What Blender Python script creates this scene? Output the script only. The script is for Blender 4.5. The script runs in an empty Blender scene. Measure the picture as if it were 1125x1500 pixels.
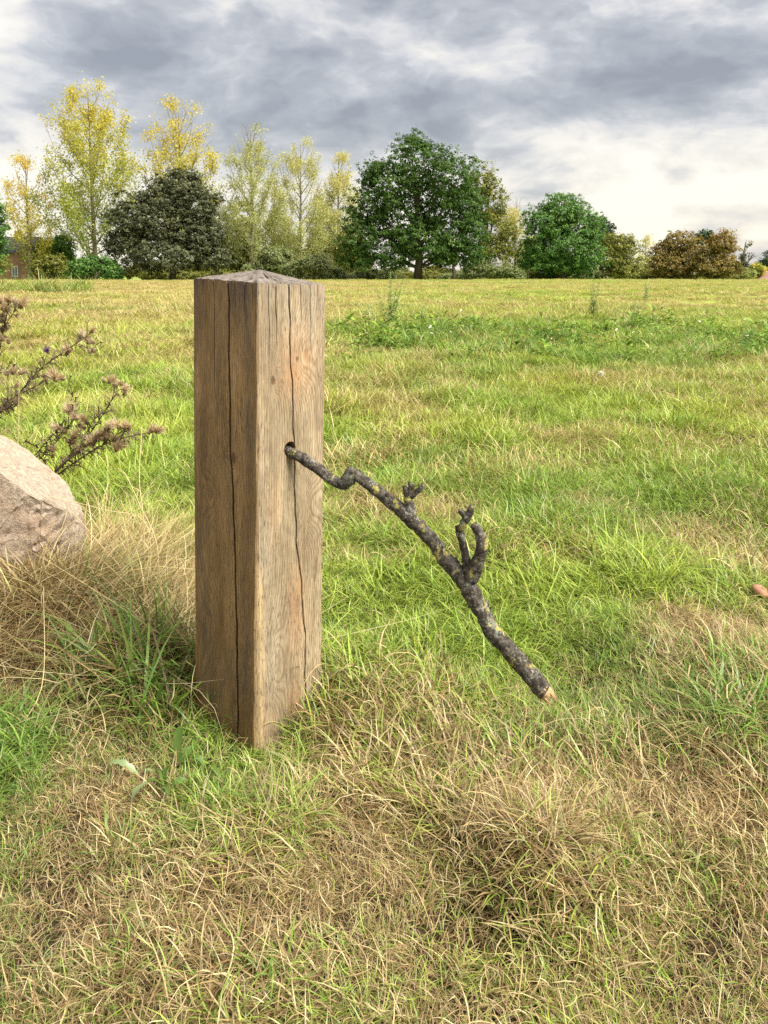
import bpy, bmesh, math, random
import numpy as np
from mathutils import Vector, Matrix, Quaternion

S = bpy.context.scene
COL = S.collection
random.seed(7)
RNG = np.random.default_rng(11)
R = math.radians

# ------------------------------------------------------------------ camera, world, sun, exposure
EYE = 1.02                      # eye height above the foot of the post
PITCH = R(5.9)
FPX, CX, CY = 1126.0, 562.5, 514.0   # focal length and principal point, in pixels of the 1125 x 1500 photograph
cam_d = bpy.data.cameras.new('camera')
cam = bpy.data.objects.new('camera', cam_d); COL.objects.link(cam)
cam.location = (0, 0, EYE)
cam.rotation_euler = (R(90) - PITCH, 0, 0)
cam_d.sensor_fit = 'VERTICAL'; cam_d.sensor_height = 36.0; cam_d.sensor_width = 27.0
cam_d.lens = FPX / 1500 * 36
cam_d.shift_y = -(750 - CY) / 1500
cam_d.clip_start = 0.05; cam_d.clip_end = 3000
S.camera = cam

EXPOSURE = 2.75
SUN_EL, SUN_AZ = R(50), R(118)  # azimuth clockwise from +Y (north = view direction): right and a little behind the camera
SKY_STRENGTH = 0.1
sun_d = bpy.data.lights.new('sun', 'SUN'); sun_d.energy = 1.5; sun_d.angle = R(34); sun_d.color = (1.0, 0.945, 0.86)
sun = bpy.data.objects.new('sun', sun_d); COL.objects.link(sun)
sdir = Vector((math.sin(SUN_AZ) * math.cos(SUN_EL), math.cos(SUN_AZ) * math.cos(SUN_EL), math.sin(SUN_EL)))
sun.rotation_euler = sdir.to_track_quat('Z', 'Y').to_euler()
sun.location = sdir * 60

S.view_settings.view_transform = 'Standard'
S.view_settings.look = 'None'
S.view_settings.exposure = EXPOSURE
S.view_settings.gamma = 1.0
S.view_settings.use_curve_mapping = False
S.render.engine = 'CYCLES'
S.cycles.max_bounces = 6; S.cycles.diffuse_bounces = 3; S.cycles.transmission_bounces = 4
S.cycles.use_denoising = False


class NT:
    """small helper to write node trees as expressions"""
    def __init__(s, tree):
        s.t = tree; s.n = tree.nodes; s.l = tree.links

    def new(s, kind, **kw):
        n = s.n.new(kind)
        for k, v in kw.items(): setattr(n, k, v)
        return n

    def set(s, sock, v):
        if v is None: return
        if isinstance(v, bpy.types.NodeSocket): s.l.new(v, sock)
        else:
            if isinstance(v, (tuple, list)) and sock.type == 'RGBA' and len(v) == 3: v = (*v, 1)
            sock.default_value = v

    def m(s, op, a, b=None, c=None, clamp=False):
        n = s.new('ShaderNodeMath', operation=op, use_clamp=clamp)
        for i, v in enumerate((a, b, c)): s.set(n.inputs[i], v) if v is not None else None
        return n.outputs[0]

    def v(s, op, a, b=None, scale=None):
        n = s.new('ShaderNodeVectorMath', operation=op)
        s.set(n.inputs[0], a)
        if b is not None: s.set(n.inputs[1], b)
        if scale is not None: s.set(n.inputs['Scale'], scale)
        return n.outputs[1] if op in ('LENGTH', 'DOT_PRODUCT', 'DISTANCE') else n.outputs[0]

    def noise(s, vec, scale, detail=4, rough=0.55, dist=0.0, col=False):
        n = s.new('ShaderNodeTexNoise'); n.noise_dimensions = '3D'
        s.set(n.inputs['Vector'], vec); n.inputs['Scale'].default_value = scale
        n.inputs['Detail'].default_value = detail; n.inputs['Roughness'].default_value = rough
        n.inputs['Distortion'].default_value = dist
        return n.outputs['Color' if col else 'Fac']

    def ramp(s, fac, stops, interp='LINEAR'):
        n = s.new('ShaderNodeValToRGB'); e = n.color_ramp; e.interpolation = interp
        while len(e.elements) < len(stops): e.elements.new(0.5)
        for el, (p, c) in zip(e.elements, stops):
            el.position = p
            el.color = (*c, 1) if isinstance(c, (tuple, list)) else (c, c, c, 1)
        s.set(n.inputs[0], fac)
        return n.outputs[0]

    def mix(s, fac, a, b, mode='MIX'):
        n = s.new('ShaderNodeMix', data_type='RGBA', blend_type=mode, clamp_factor=True)
        s.set(n.inputs[0], fac); s.set(n.inputs[6], a); s.set(n.inputs[7], b)
        return n.outputs[2]

    def maprange(s, v, a, b, c=0.0, d=1.0, smooth=False):
        n = s.new('ShaderNodeMapRange', interpolation_type='SMOOTHSTEP' if smooth else 'LINEAR')
        s.set(n.inputs[0], v)
        for i, q in enumerate((a, b, c, d)): s.set(n.inputs[i + 1], q)
        return n.outputs[0]

    def attr(s, name, kind='GEOMETRY', out='Fac'):
        n = s.new('ShaderNodeAttribute', attribute_type=kind, attribute_name=name)
        return n.outputs[out]


def build_world():
    w = bpy.data.worlds.new('World'); S.world = w; w.use_nodes = True
    t = NT(w.node_tree); t.n.clear()
    out = t.new('ShaderNodeOutputWorld'); bg = t.new('ShaderNodeBackground')
    bg.inputs['Strength'].default_value = SKY_STRENGTH
    t.l.new(bg.outputs[0], out.inputs[0])
    sky = t.new('ShaderNodeTexSky', sky_type='NISHITA'); sky.sun_disc = False
    sky.sun_elevation = SUN_EL; sky.sun_rotation = SUN_AZ
    gen = t.new('ShaderNodeTexCoord').outputs['Generated']
    d = t.v('NORMALIZE', gen)
    sep = t.new('ShaderNodeSeparateXYZ'); t.set(sep.inputs[0], d)
    x, y, z = sep.outputs
    zz = t.m('ADD', t.m('MAXIMUM', z, 0.0), 0.10)
    comb = t.new('ShaderNodeCombineXYZ')
    t.set(comb.inputs[0], t.m('DIVIDE', x, zz)); t.set(comb.inputs[1], t.m('DIVIDE', y, zz)); comb.inputs[2].default_value = 3.7
    q = comb.outputs[0]
    warp = t.v('SCALE', t.v('SUBTRACT', t.noise(q, 0.9, 3, 0.5, col=True), (0.5, 0.5, 0.5)), scale=0.9)
    qw = t.v('ADD', q, warp)
    big = t.noise(qw, 0.42, 3, 0.5)
    mid = t.noise(qw, 1.25, 7, 0.56)
    # a second, unstretched pattern so that low clouds keep rounded heaps
    h = t.v('MULTIPLY', d, (1.0, 1.0, 1.9))
    hw = t.v('ADD', h, t.v('SCALE', t.v('SUBTRACT', t.noise(h, 5.0, 4, 0.55, col=True), (0.5, 0.5, 0.5)), scale=0.14))
    heap = t.noise(hw, 5.5, 7, 0.57)
    fine = t.noise(hw, 17.0, 5, 0.6)
    vor = t.new('ShaderNodeTexVoronoi', feature='SMOOTH_F1'); t.set(vor.inputs['Vector'], hw); vor.inputs['Scale'].default_value = 6.5
    vor.inputs['Detail'].default_value = 3.0; vor.inputs['Roughness'].default_value = 0.55; vor.inputs['Smoothness'].default_value = 0.6
    F = t.m('ADD', 0.515, t.m('MULTIPLY', t.m('SUBTRACT', big, 0.5), 0.9))
    F = t.m('ADD', F, t.m('MULTIPLY', t.m('SUBTRACT', mid, 0.5), 0.75))
    F = t.m('ADD', F, t.m('MULTIPLY', t.m('SUBTRACT', heap, 0.5), 1.35))
    F = t.m('ADD', F, t.m('MULTIPLY', t.m('SUBTRACT', fine, 0.5), 0.62))
    F = t.m('ADD', F, t.m('MULTIPLY', t.m('SUBTRACT', 0.61, vor.outputs['Distance']), 0.6))
    F = t.m('ADD', F, t.maprange(z, 0.10, 0.26, -0.02, 0.10, True))
    # the large cloud banks and the thin bright places of this sky: (px, py, sigma x, sigma y, amount)
    wob = t.m('MULTIPLY', t.m('SUBTRACT', t.noise(hw, 4.0, 3, 0.5), 0.5), 0.16)
    wob2 = t.m('MULTIPLY', t.m('SUBTRACT', t.noise(t.v('ADD', hw, (7.3, 2.1, 4.4)), 5.0, 3, 0.5), 0.5), 0.09)
    bx, bz = t.m('ADD', x, wob), t.m('ADD', z, wob2)
    front = t.maprange(y, 0.0, 0.35, 0.0, 1.0, True)
    for px, py, sx, sy, a in SKY_BANKS:
        dx = t.m('DIVIDE', t.m('SUBTRACT', bx, (px - CX) / FPX), sx / FPX)
        dz = t.m('DIVIDE', t.m('SUBTRACT', bz, (397 - py) / FPX), sy / FPX)
        e = t.m('EXPONENT', t.m('MULTIPLY', t.m('ADD', t.m('MULTIPLY', dx, dx), t.m('MULTIPLY', dz, dz)), -0.5))
        F = t.m('ADD', F, t.m('MULTIPLY', t.m('MULTIPLY', e, front), a))
    k = 1.0 / (2 ** EXPOSURE) / SKY_STRENGTH
    c = t.ramp(F, [(0.02, (0.95, 0.92, 0.84)), (0.24, (0.82, 0.79, 0.735)), (0.40, (0.66, 0.655, 0.66)),
                   (0.56, (0.50, 0.51, 0.535)), (0.74, (0.40, 0.415, 0.445)), (0.98, (0.30, 0.315, 0.35))])
    warm = t.maprange(z, 0.02, 0.26, 0.5, 0.0, True)
    c = t.mix(warm, c, t.v('MULTIPLY', c, (1.06, 0.985, 0.87)))
    c = t.v('SCALE', c, scale=k * 1.06)
    fin = t.mix(0.97, sky.outputs[0], c)
    t.set(bg.inputs['Color'], fin)


SKY_BANKS = [
    (620, 110, 300, 70, 0.26), (420, 60, 160, 60, 0.10), (1010, 165, 170, 50, 0.28), (700, 170, 180, 28, 0.16),
    (60, 215, 80, 45, 0.16), (850, 246, 110, 26, 0.22), (420, 205, 120, 22, 0.08), (150, 30, 60, 40, 0.08),
    (70, 100, 90, 24, -0.12), (270, 150, 130, 16, -0.16), (1040, 292, 190, 45, -0.33), (800, 212, 60, 12, -0.20),
    (600, 300, 600, 55, -0.08), (1090, 40, 60, 40, -0.14), (850, 70, 60, 40, -0.10), (40, 330, 160, 45, -0.18), (1060, 285, 45, 14, -0.3)]
build_world()


# ------------------------------------------------------------------ helpers
def hsh(ix, iy, iz, seed):
    n = (ix.astype(np.int64) * 374761393 + iy.astype(np.int64) * 668265263 + iz.astype(np.int64) * 2147483647 + seed * 974634777) & 0x7fffffff
    n = ((n ^ (n >> 13)) * 1274126177) & 0x7fffffff
    n = (n ^ (n >> 16)) & 0x7fffffff
    return n / float(0x7fffffff)


def vnoise(p, seed=0):
    """value noise in 0..1 of an (N,3) array"""
    p = np.asarray(p, float); i = np.floor(p).astype(np.int64); f = p - i; f = f * f * (3 - 2 * f)
    r = 0
    for a in (0, 1):
        for b in (0, 1):
            for c in (0, 1):
                wgt = (f[:, 0] if a else 1 - f[:, 0]) * (f[:, 1] if b else 1 - f[:, 1]) * (f[:, 2] if c else 1 - f[:, 2])
                r = r + wgt * hsh(i[:, 0] + a, i[:, 1] + b, i[:, 2] + c, seed)
    return r


def fbm(p, seed=0, octv=4, gain=0.5):
    s, a, tot = 0, 1.0, 0
    for o in range(octv):
        s = s + a * vnoise(np.asarray(p) * (2.03 ** o) + 17.3 * o, seed + o); tot += a; a *= gain
    return s / tot


def P2(x, y, s=1.0): return np.stack([np.asarray(x, float) * s, np.asarray(y, float) * s, np.zeros(np.shape(x))], -1)


def at(px, py, Y):
    """the point at distance Y in front of the camera that the photograph shows at pixel px, py"""
    u, v = (px - CX) / FPX, (py - CY) / FPX
    d = Vector((u, math.cos(PITCH) - v * math.sin(PITCH), -math.sin(PITCH) - v * math.cos(PITCH)))
    return Vector((0, 0, EYE)) + d * (Y / d.y)


def mesh_from(name, verts, faces, attrs=None, smooth=False):
    me = bpy.data.meshes.new(name)
    me.from_pydata([tuple(v) for v in verts], [], faces)
    if smooth: me.polygons.foreach_set('use_smooth', [True] * len(me.polygons))
    for k, v in (attrs or {}).items():
        a = me.attributes.new(k, 'FLOAT', 'POINT'); a.data.foreach_set('value', np.asarray(v, np.float32))
    me.update()
    return me


def fast_mesh(name, verts, nper, attrs=None, smooth=False):
    """polygons of nper corners each, no shared vertices"""
    verts = np.asarray(verts, np.float32); n = len(verts); m = n // nper
    me = bpy.data.meshes.new(name)
    me.vertices.add(n); me.vertices.foreach_set('co', verts.ravel())
    me.loops.add(n); me.loops.foreach_set('vertex_index', np.arange(n, dtype=np.int32))
    me.polygons.add(m); me.polygons.foreach_set('loop_start', np.arange(0, n, nper, dtype=np.int32))
    me.polygons.foreach_set('loop_total', np.full(m, nper, np.int32))
    if smooth: me.polygons.foreach_set('use_smooth', [True] * m)
    me.update(calc_edges=True)
    for k, v in (attrs or {}).items():
        a = me.attributes.new(k, 'FLOAT', 'POINT'); a.data.foreach_set('value', np.asarray(v, np.float32))
    return me


def link(name, me, mat=None, parent=None, loc=None):
    o = bpy.data.objects.new(name, me); COL.objects.link(o)
    if mat is not None and me is not None and not me.materials: me.materials.append(mat)
    if parent is not None: o.parent = parent
    if loc is not None: o.location = loc
    return o


def tag(o, label=None, cat=None, group=None, kind=None):
    if label: o['label'] = label
    if cat: o['category'] = cat
    if group: o['group'] = group
    if kind: o['kind'] = kind
    return o


def thing(name, loc, label, cat, group=None, rz=0.0):
    o = bpy.data.objects.new(name, None); COL.objects.link(o); o.location = loc; o.rotation_euler = (0, 0, rz)
    o.empty_display_size = 0.05
    return tag(o, label, cat, group)


class Tubes:
    """collects tapered tubes into one mesh"""
    def __init__(s): s.v = []; s.f = []; s.a = []

    def add(s, pts, radii, sides=6, cap=True, rough=0.0, seed=0, val=0.0, freq=60.0):
        pts = [Vector(p) for p in pts]; n = len(pts)
        base = len(s.v); t0 = (pts[1] - pts[0]).normalized()
        up = Vector((0, 0, 1)) if abs(t0.z) < 0.9 else Vector((1, 0, 0))
        nrm = (up - t0 * up.dot(t0)).normalized()
        for i in range(n):
            t = (pts[min(i + 1, n - 1)] - pts[max(i - 1, 0)]).normalized()
            nrm = (nrm - t * nrm.dot(t)).normalized(); b = t.cross(nrm)
            for k in range(sides):
                a = 2 * math.pi * k / sides
                s.v.append(pts[i] + (nrm * math.cos(a) + b * math.sin(a)) * radii[i]); s.a.append(val)
            if rough:
                arr = np.array([tuple(q) for q in s.v[-sides:]])
                nz = fbm(arr * freq, seed, 3) - 0.5
                for k in range(sides):
                    q = s.v[-sides + k]; s.v[-sides + k] = pts[i] + (q - pts[i]) * (1 + rough * 2 * nz[k])
        for i in range(n - 1):
            for k in range(sides):
                a = base + i * sides + k; b2 = base + i * sides + (k + 1) % sides
                s.f.append((a, b2, b2 + sides, a + sides))
        if cap:
            s.f.append(tuple(base + k for k in reversed(range(sides))))
            s.f.append(tuple(base + (n - 1) * sides + k for k in range(sides)))

    def mesh(s, name, smooth=True): return mesh_from(name, s.v, s.f, {'val': s.a}, smooth)


def smooth_path(ctrl, step):
    """Catmull-Rom through control tuples (x, y, z, r); returns points and radii about step apart"""
    c = [np.array(p, float) for p in ctrl]; c = [2 * c[0] - c[1]] + c + [2 * c[-1] - c[-2]]
    out = []
    for i in range(1, len(c) - 2):
        L = np.linalg.norm((c[i + 1] - c[i])[:3]); n = max(2, int(L / step))
        for k in range(n):
            t = k / n; p0, p1, p2, p3 = c[i - 1], c[i], c[i + 1], c[i + 2]
            out.append(0.5 * (2 * p1 + (p2 - p0) * t + (2 * p0 - 5 * p1 + 4 * p2 - p3) * t * t + (3 * p1 - p0 - 3 * p2 + p3) * t ** 3))
    out.append(c[-2])
    return [Vector(o[:3]) for o in out], [float(max(o[3], 1e-4)) for o in out]


def mat_new(name):
    m = bpy.data.materials.new(name); m.use_nodes = True
    t = NT(m.node_tree); t.n.clear()
    out = t.new('ShaderNodeOutputMaterial')
    return m, t, out


def principled(t, out, color, rough=0.8, bump=None, bump_strength=0.5, bump_dist=0.01, spec=0.3):
    b = t.new('ShaderNodeBsdfPrincipled'); t.set(b.inputs['Base Color'], color); t.set(b.inputs['Roughness'], rough)
    b.inputs['Specular IOR Level'].default_value = spec
    if bump is not None:
        n = t.new('ShaderNodeBump'); n.inputs['Strength'].default_value = bump_strength; n.inputs['Distance'].default_value = bump_dist
        t.set(n.inputs['Height'], bump); t.l.new(n.outputs[0], b.inputs['Normal'])
    t.l.new(b.outputs[0], out.inputs[0])
    return b


def plain(name, c, rough=0.7, var=0.25, scale=8.0):
    m, t, out = mat_new(name)
    co = t.new('ShaderNodeTexCoord').outputs['Object']
    nz = t.noise(co, scale, 4)
    col = t.mix(nz, tuple(x * (1 - var) for x in c), tuple(min(1, x * (1 + var)) for x in c))
    principled(t, out, col, rough)
    return m


def leafy(name, color_fn, trans=0.3, gloss=0.06, rough=0.45):
    """diffuse + translucent leaf with a little sheen; color_fn(t) returns the colour socket"""
    m, t, out = mat_new(name)
    c = color_fn(t)
    d = t.new('ShaderNodeBsdfDiffuse'); t.set(d.inputs[0], c)
    tr = t.new('ShaderNodeBsdfTranslucent'); t.set(tr.inputs[0], t.v('MULTIPLY', c, (1.15, 1.1, 0.8)))
    mx = t.new('ShaderNodeMixShader'); mx.inputs[0].default_value = trans
    t.l.new(d.outputs[0], mx.inputs[1]); t.l.new(tr.outputs[0], mx.inputs[2])
    g = t.new('ShaderNodeBsdfGlossy'); g.inputs['Roughness'].default_value = rough; g.inputs[0].default_value = (1, 1, 1, 1)
    m2 = t.new('ShaderNodeMixShader'); m2.inputs[0].default_value = gloss
    t.l.new(mx.outputs[0], m2.inputs[1]); t.l.new(g.outputs[0], m2.inputs[2])
    t.l.new(m2.outputs[0], out.inputs[0])
    return m


# ------------------------------------------------------------------ terrain
def px_xy(px, py):
    """ground point under a pixel (flat ground)"""
    u, v = (px - CX) / FPX, (py - CY) / FPX
    dz = -math.sin(PITCH) - v * math.cos(PITCH); dy = math.cos(PITCH) - v * math.sin(PITCH)
    k = -EYE / dz
    return u * k, dy * k


MOUNDS = []   # (x, y, radius, height): tussocks and hollows
for px, py, r, h in ((782, 1262, 0.10, 0.06), (742, 1345, 0.065, -0.075), (40, 915, 0.22, 0.09), (122, 962, 0.095, -0.15), (100, 850, 0.3, 0.05),
                     (840, 760, 0.35, 0.06), (1080, 760, 0.3, 0.06), (560, 790, 0.25, -0.03), (430, 1230, 0.22, 0.03), (120, 1160, 0.2, 0.03),
                     (900, 940, 0.2, 0.03), (1030, 1080, 0.18, 0.03), (640, 1090, 0.16, -0.02), (330, 1100, 0.16, 0.02)):
    x, y = px_xy(px, py); MOUNDS.append((x, y, r, h))


def height(x, y):
    x = np.asarray(x, float); y = np.asarray(y, float)
    near = 1 / (1 + (y / 12.0) ** 2)
    h = (fbm(P2(x, y, 2.2), 3, 3) - 0.5) * 0.11 * near + (fbm(P2(x, y, 0.35), 5, 2) - 0.5) * 0.12 * (1 - np.exp(-y / 6.0))
    h = h + (fbm(P2(x, y * 0.6, 0.05), 9, 2) - 0.5) * 0.16 * np.clip(y / 40, 0, 1)
    for mx, my, r, a in MOUNDS:
        h = h + a * np.exp(-((x - mx) ** 2 + (y - my) ** 2) / (r * r))
    t = np.clip((y - 91) / 25.0, 0, 1); h = h - 1.5 * t * t * (3 - 2 * t)
    w = np.exp(-((x + 0.27) ** 2 + (y - 1.62) ** 2) / 0.09)      # level at the foot of the post
    return h * (1 - w) - 0.03 * w


def hz(x, y): return float(height(np.array([x]), np.array([y]))[0])


def row_px(y):
    """photograph row of flat ground at distance y"""
    return 397.6 + FPX * EYE / np.maximum(y, 0.2) * 1.0


def dry_map(x, y):
    """share of dry straw among the grass, and warmth of the green, as the field shows them"""
    x = np.asarray(x, float); y = np.asarray(y, float)
    n1 = fbm(P2(x, y, 0.9), 21, 4); n2 = fbm(P2(x, y, 3.5), 22, 3); n3 = fbm(P2(x * 0.35, y, 0.16), 23, 4); n4 = fbm(P2(x, y * 1.0, 0.45), 25, 3)
    base = np.interp(y, [0.8, 1.3, 1.7, 2.1, 2.6, 3.5, 5, 7.0, 8.3, 9, 13, 15, 20, 40, 70, 95],
                        [0.34, 0.32, 0.30, 0.29, 0.27, 0.20, 0.18, 0.20, 0.2, 0.14, 0.15, 0.34, 0.44, 0.44, 0.44, 0.38])
    left = 1 / (1 + np.exp((x + 0.35) * 6 / np.maximum(1, y * 0.25)))   # left of the post
    amp = np.interp(y, [1, 2.2, 3.5, 12, 40], [1.0, 1.0, 0.6, 0.45, 0.4])
    d = base + (n1 - 0.5) * 1.9 * amp + (n2 - 0.5) * 2.0 * amp + (n3 - 0.5) * np.interp(y, [3, 12, 30], [0, 0.5, 0.9]) + (n4 - 0.5) * 0.4
    d = d + 0.75 * np.exp(-((x + 0.95) / 0.42) ** 2 - ((y - 2.15) / 0.38) ** 2)      # bleached long grass round the stone
    d = d + left * np.interp(y, [1.5, 2.0, 2.6, 3.2, 4, 8, 9, 12], [0.12, 0.25, 0.3, 0.0, 0.0, 0.0, 0.28, 0.28])
    tone = np.interp(y, [0.8, 2, 3, 6, 8, 9, 13, 16, 90], [0.32, 0.33, 0.46, 0.60, 0.55, 0.32, 0.34, 0.52, 0.55]) + (fbm(P2(x, y, 1.3), 31, 3) - 0.5) * 0.9 + left * np.interp(y, [7, 9, 14, 18], [0, .35, .35, 0])
    e = np.clip((y - 80) / 10, 0, 1); d = d * (1 - 0.3 * e); tone = tone * (1 - 0.2 * e)
    return np.clip(d, 0.02, 0.98), np.clip(tone, 0, 1)


GREEN_COOL, GREEN, GREEN_WARM = (0.135, 0.250, 0.052), (0.26, 0.370, 0.056), (0.44, 0.475, 0.08)
STRAW_A, STRAW_B, STRAW_C = (0.50, 0.39, 0.18), (0.30, 0.20, 0.095), (0.60, 0.51, 0.30)


def grass_color(t, dry, tone, r, tt, yl):
    g = t.ramp(t.m('ADD', tone, t.m('MULTIPLY', t.m('SUBTRACT', r, 0.5), 0.55)), [(0.0, GREEN_COOL), (0.45, GREEN), (1.0, GREEN_WARM)])
    frac = t.m('FRACT', t.m('MULTIPLY', r, 7.31))
    s = t.ramp(frac, [(0.0, (0.19, 0.115, 0.055)), (0.3, STRAW_B), (0.65, STRAW_A), (1.0, STRAW_C)])
    s = t.mix(t.m('MULTIPLY', yl, 0.65), s, t.ramp(frac, [(0.0, (0.36, 0.28, 0.105)), (1.0, (0.60, 0.52, 0.24))]))
    fac = t.maprange(t.m('SUBTRACT', dry, t.m('FRACT', t.m('MULTIPLY', r, 3.17))), -0.12, 0.12, 0.0, 1.0, True)
    tip = t.maprange(tt, 0.6, 1.0, 0.0, 0.35)
    fac = t.m('ADD', fac, t.m('MULTIPLY', tip, dry), clamp=True)
    c = t.mix(fac, g, s)
    val = t.maprange(t.m('FRACT', t.m('MULTIPLY', r, 13.7)), 0, 1, 0.55, 1.25)
    return t.v('SCALE', c, scale=val)


m_grass = leafy('grass_blade', lambda t: grass_color(t, t.attr('dry', 'INSTANCER'), t.attr('tone', 'INSTANCER'), t.attr('rnd'), t.attr('tt'), t.attr('yl', 'INSTANCER')), trans=0.28, gloss=0.02, rough=0.4)


def ground_material():
    m, t, out = mat_new('turf_ground')
    co = t.new('ShaderNodeTexCoord').outputs['Object']
    dry, tone = t.attr('dry'), t.attr('tone')
    sep = t.new('ShaderNodeSeparateXYZ'); t.set(sep.inputs[0], co)
    far = t.maprange(sep.outputs[1], 2.5, 14.0, 0.0, 1.0, True)
    soil = t.mix(t.noise(co, 25, 5), (0.016, 0.011, 0.006), (0.060, 0.044, 0.024))
    st = t.v('MULTIPLY', co, (0.45, 1.0, 1.0))
    n_a = t.noise(st, 1.6, 8, 0.62); n_b = t.noise(st, 14.0, 5, 0.6)
    g = t.ramp(t.m('ADD', tone, t.m('MULTIPLY', t.m('SUBTRACT', n_b, 0.5), 0.6)), [(0.0, GREEN_COOL), (0.45, GREEN), (1.0, GREEN_WARM)])
    s = t.ramp(n_b, [(0.25, STRAW_B), (0.7, STRAW_A)])
    f = t.maprange(t.m('ADD', dry, t.m('MULTIPLY', t.m('SUBTRACT', n_a, 0.5), 0.9)), 0.25, 0.85, 0.0, 1.0, True)
    turf = t.v('SCALE', t.mix(f, g, s), scale=0.82)
    c = t.mix(far, soil, turf)
    principled(t, out, c, 0.95, t.noise(st, 9.0, 6, 0.65), 0.6, 0.05, spec=0.1)
    return m


def build_ground():
    ys = np.concatenate([np.arange(-1.5, 4, 0.045), np.arange(4, 12, 0.14), np.geomspace(12, 130, 110)[0:], [150, 190, 260, 400, 700, 1200]])
    n = 150; us = np.linspace(-1, 1, n); us = np.sign(us) * np.abs(us) ** 1.25
    X = us[None, :] * (1.6 + np.abs(ys[:, None]) * 1.15); Y = np.repeat(ys[:, None], n, 1)
    Z = height(X.ravel(), Y.ravel()); d, tn = dry_map(X.ravel(), np.maximum(Y.ravel(), 0.8))
    V = np.stack([X.ravel(), Y.ravel(), Z], -1)
    F = [(j * n + i, j * n + i + 1, (j + 1) * n + i + 1, (j + 1) * n + i) for j in range(len(ys) - 1) for i in range(n - 1)]
    o = link('ground', mesh_from('ground', V, F, {'dry': d, 'tone': tn}, True), ground_material())
    tag(o, kind='structure')


build_ground()


# ------------------------------------------------------------------ grass (instanced blades)
def blades(n, radius, L, W, tilt, bend, seed, wob=0.25, rows=5, base_h=(0, 0), droop=0.0, az0=None, az_spread=math.pi):
    g = np.random.default_rng(seed)
    a = g.uniform(0, 2 * np.pi, n); rr = radius * np.sqrt(g.uniform(0, 1, n))
    base = np.stack([rr * np.cos(a), rr * np.sin(a), g.uniform(base_h[0], base_h[1], n) if base_h[1] > 0 else np.zeros(n)], -1)
    az = g.uniform(0, 2 * np.pi, n) if az0 is None else az0 + g.normal(0, az_spread, n)
    ln = g.uniform(L[0], L[1], n) * (0.75 + 0.5 * g.random(n)); wd = g.uniform(W[0], W[1], n)
    th0 = g.uniform(tilt[0], tilt[1], n); th1 = g.uniform(bend[0], bend[1], n); waz = g.normal(0, wob, n)
    tt = np.linspace(0, 1, rows)
    pts = np.zeros((n, rows, 3)); pts[:, 0] = base; az_r = np.zeros((n, rows))
    for i in range(1, rows):
        tm = (tt[i] + tt[i - 1]) / 2
        th = th0 + th1 * tm ** 1.3; azz = az + waz * tm * 2.0; az_r[:, i] = azz
        stp = ln / (rows - 1)
        pts[:, i] = pts[:, i - 1] + stp[:, None] * np.stack([np.sin(th) * np.cos(azz), np.sin(th) * np.sin(azz), np.cos(th)], -1)
    pts[:, :, 2] = np.where(pts[:, :, 2] < 0.002, 0.002 + 0.12 * np.abs(pts[:, :, 2] - 0.002) * 0.0, pts[:, :, 2])
    az_r[:, 0] = az
    tw = g.uniform(-0.9, 0.9, n)
    side = np.stack([-np.sin(az_r + tw[:, None]), np.cos(az_r + tw[:, None]), np.zeros_like(az_r)], -1)
    prof = np.array([0.75, 1.0, 0.9, 0.62, 0.08]) if rows == 5 else np.interp(tt, [0, .2, .6, 1], [.8, 1, .85, .1])
    hw = 0.5 * wd[:, None] * prof[None, :]
    lft = pts - side * hw[..., None]; rgt = pts + side * hw[..., None]
    V = np.stack([lft, rgt], 2).reshape(n * rows * 2, 3)
    rnd = np.repeat(g.random(n), rows * 2); tv = np.tile(np.repeat(tt, 2), n)
    F = []
    for b in range(n):
        o = b * rows * 2
        for i in range(rows - 1): F.append((o + 2 * i, o + 2 * i + 1, o + 2 * i + 3, o + 2 * i + 2))
    return V, F, rnd, tv


def clump(name, sets):
    V, F, r, t, off = [], [], [], [], 0
    for s in sets:
        v, f, a, b = s; V.append(v); F += [tuple(i + off for i in q) for q in f]; r.append(a); t.append(b); off += len(v)
    return mesh_from(name, np.concatenate(V), F, {'rnd': np.concatenate(r), 'tt': np.concatenate(t)}, True)


def protos(cname, meshes, mat):
    c = bpy.data.collections.new(cname)
    for i, me in enumerate(meshes):
        me.materials.append(mat)
        o = bpy.data.objects.new('%s_blade_set_%02d' % (cname, i), me); c.objects.link(o)
    return c


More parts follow.
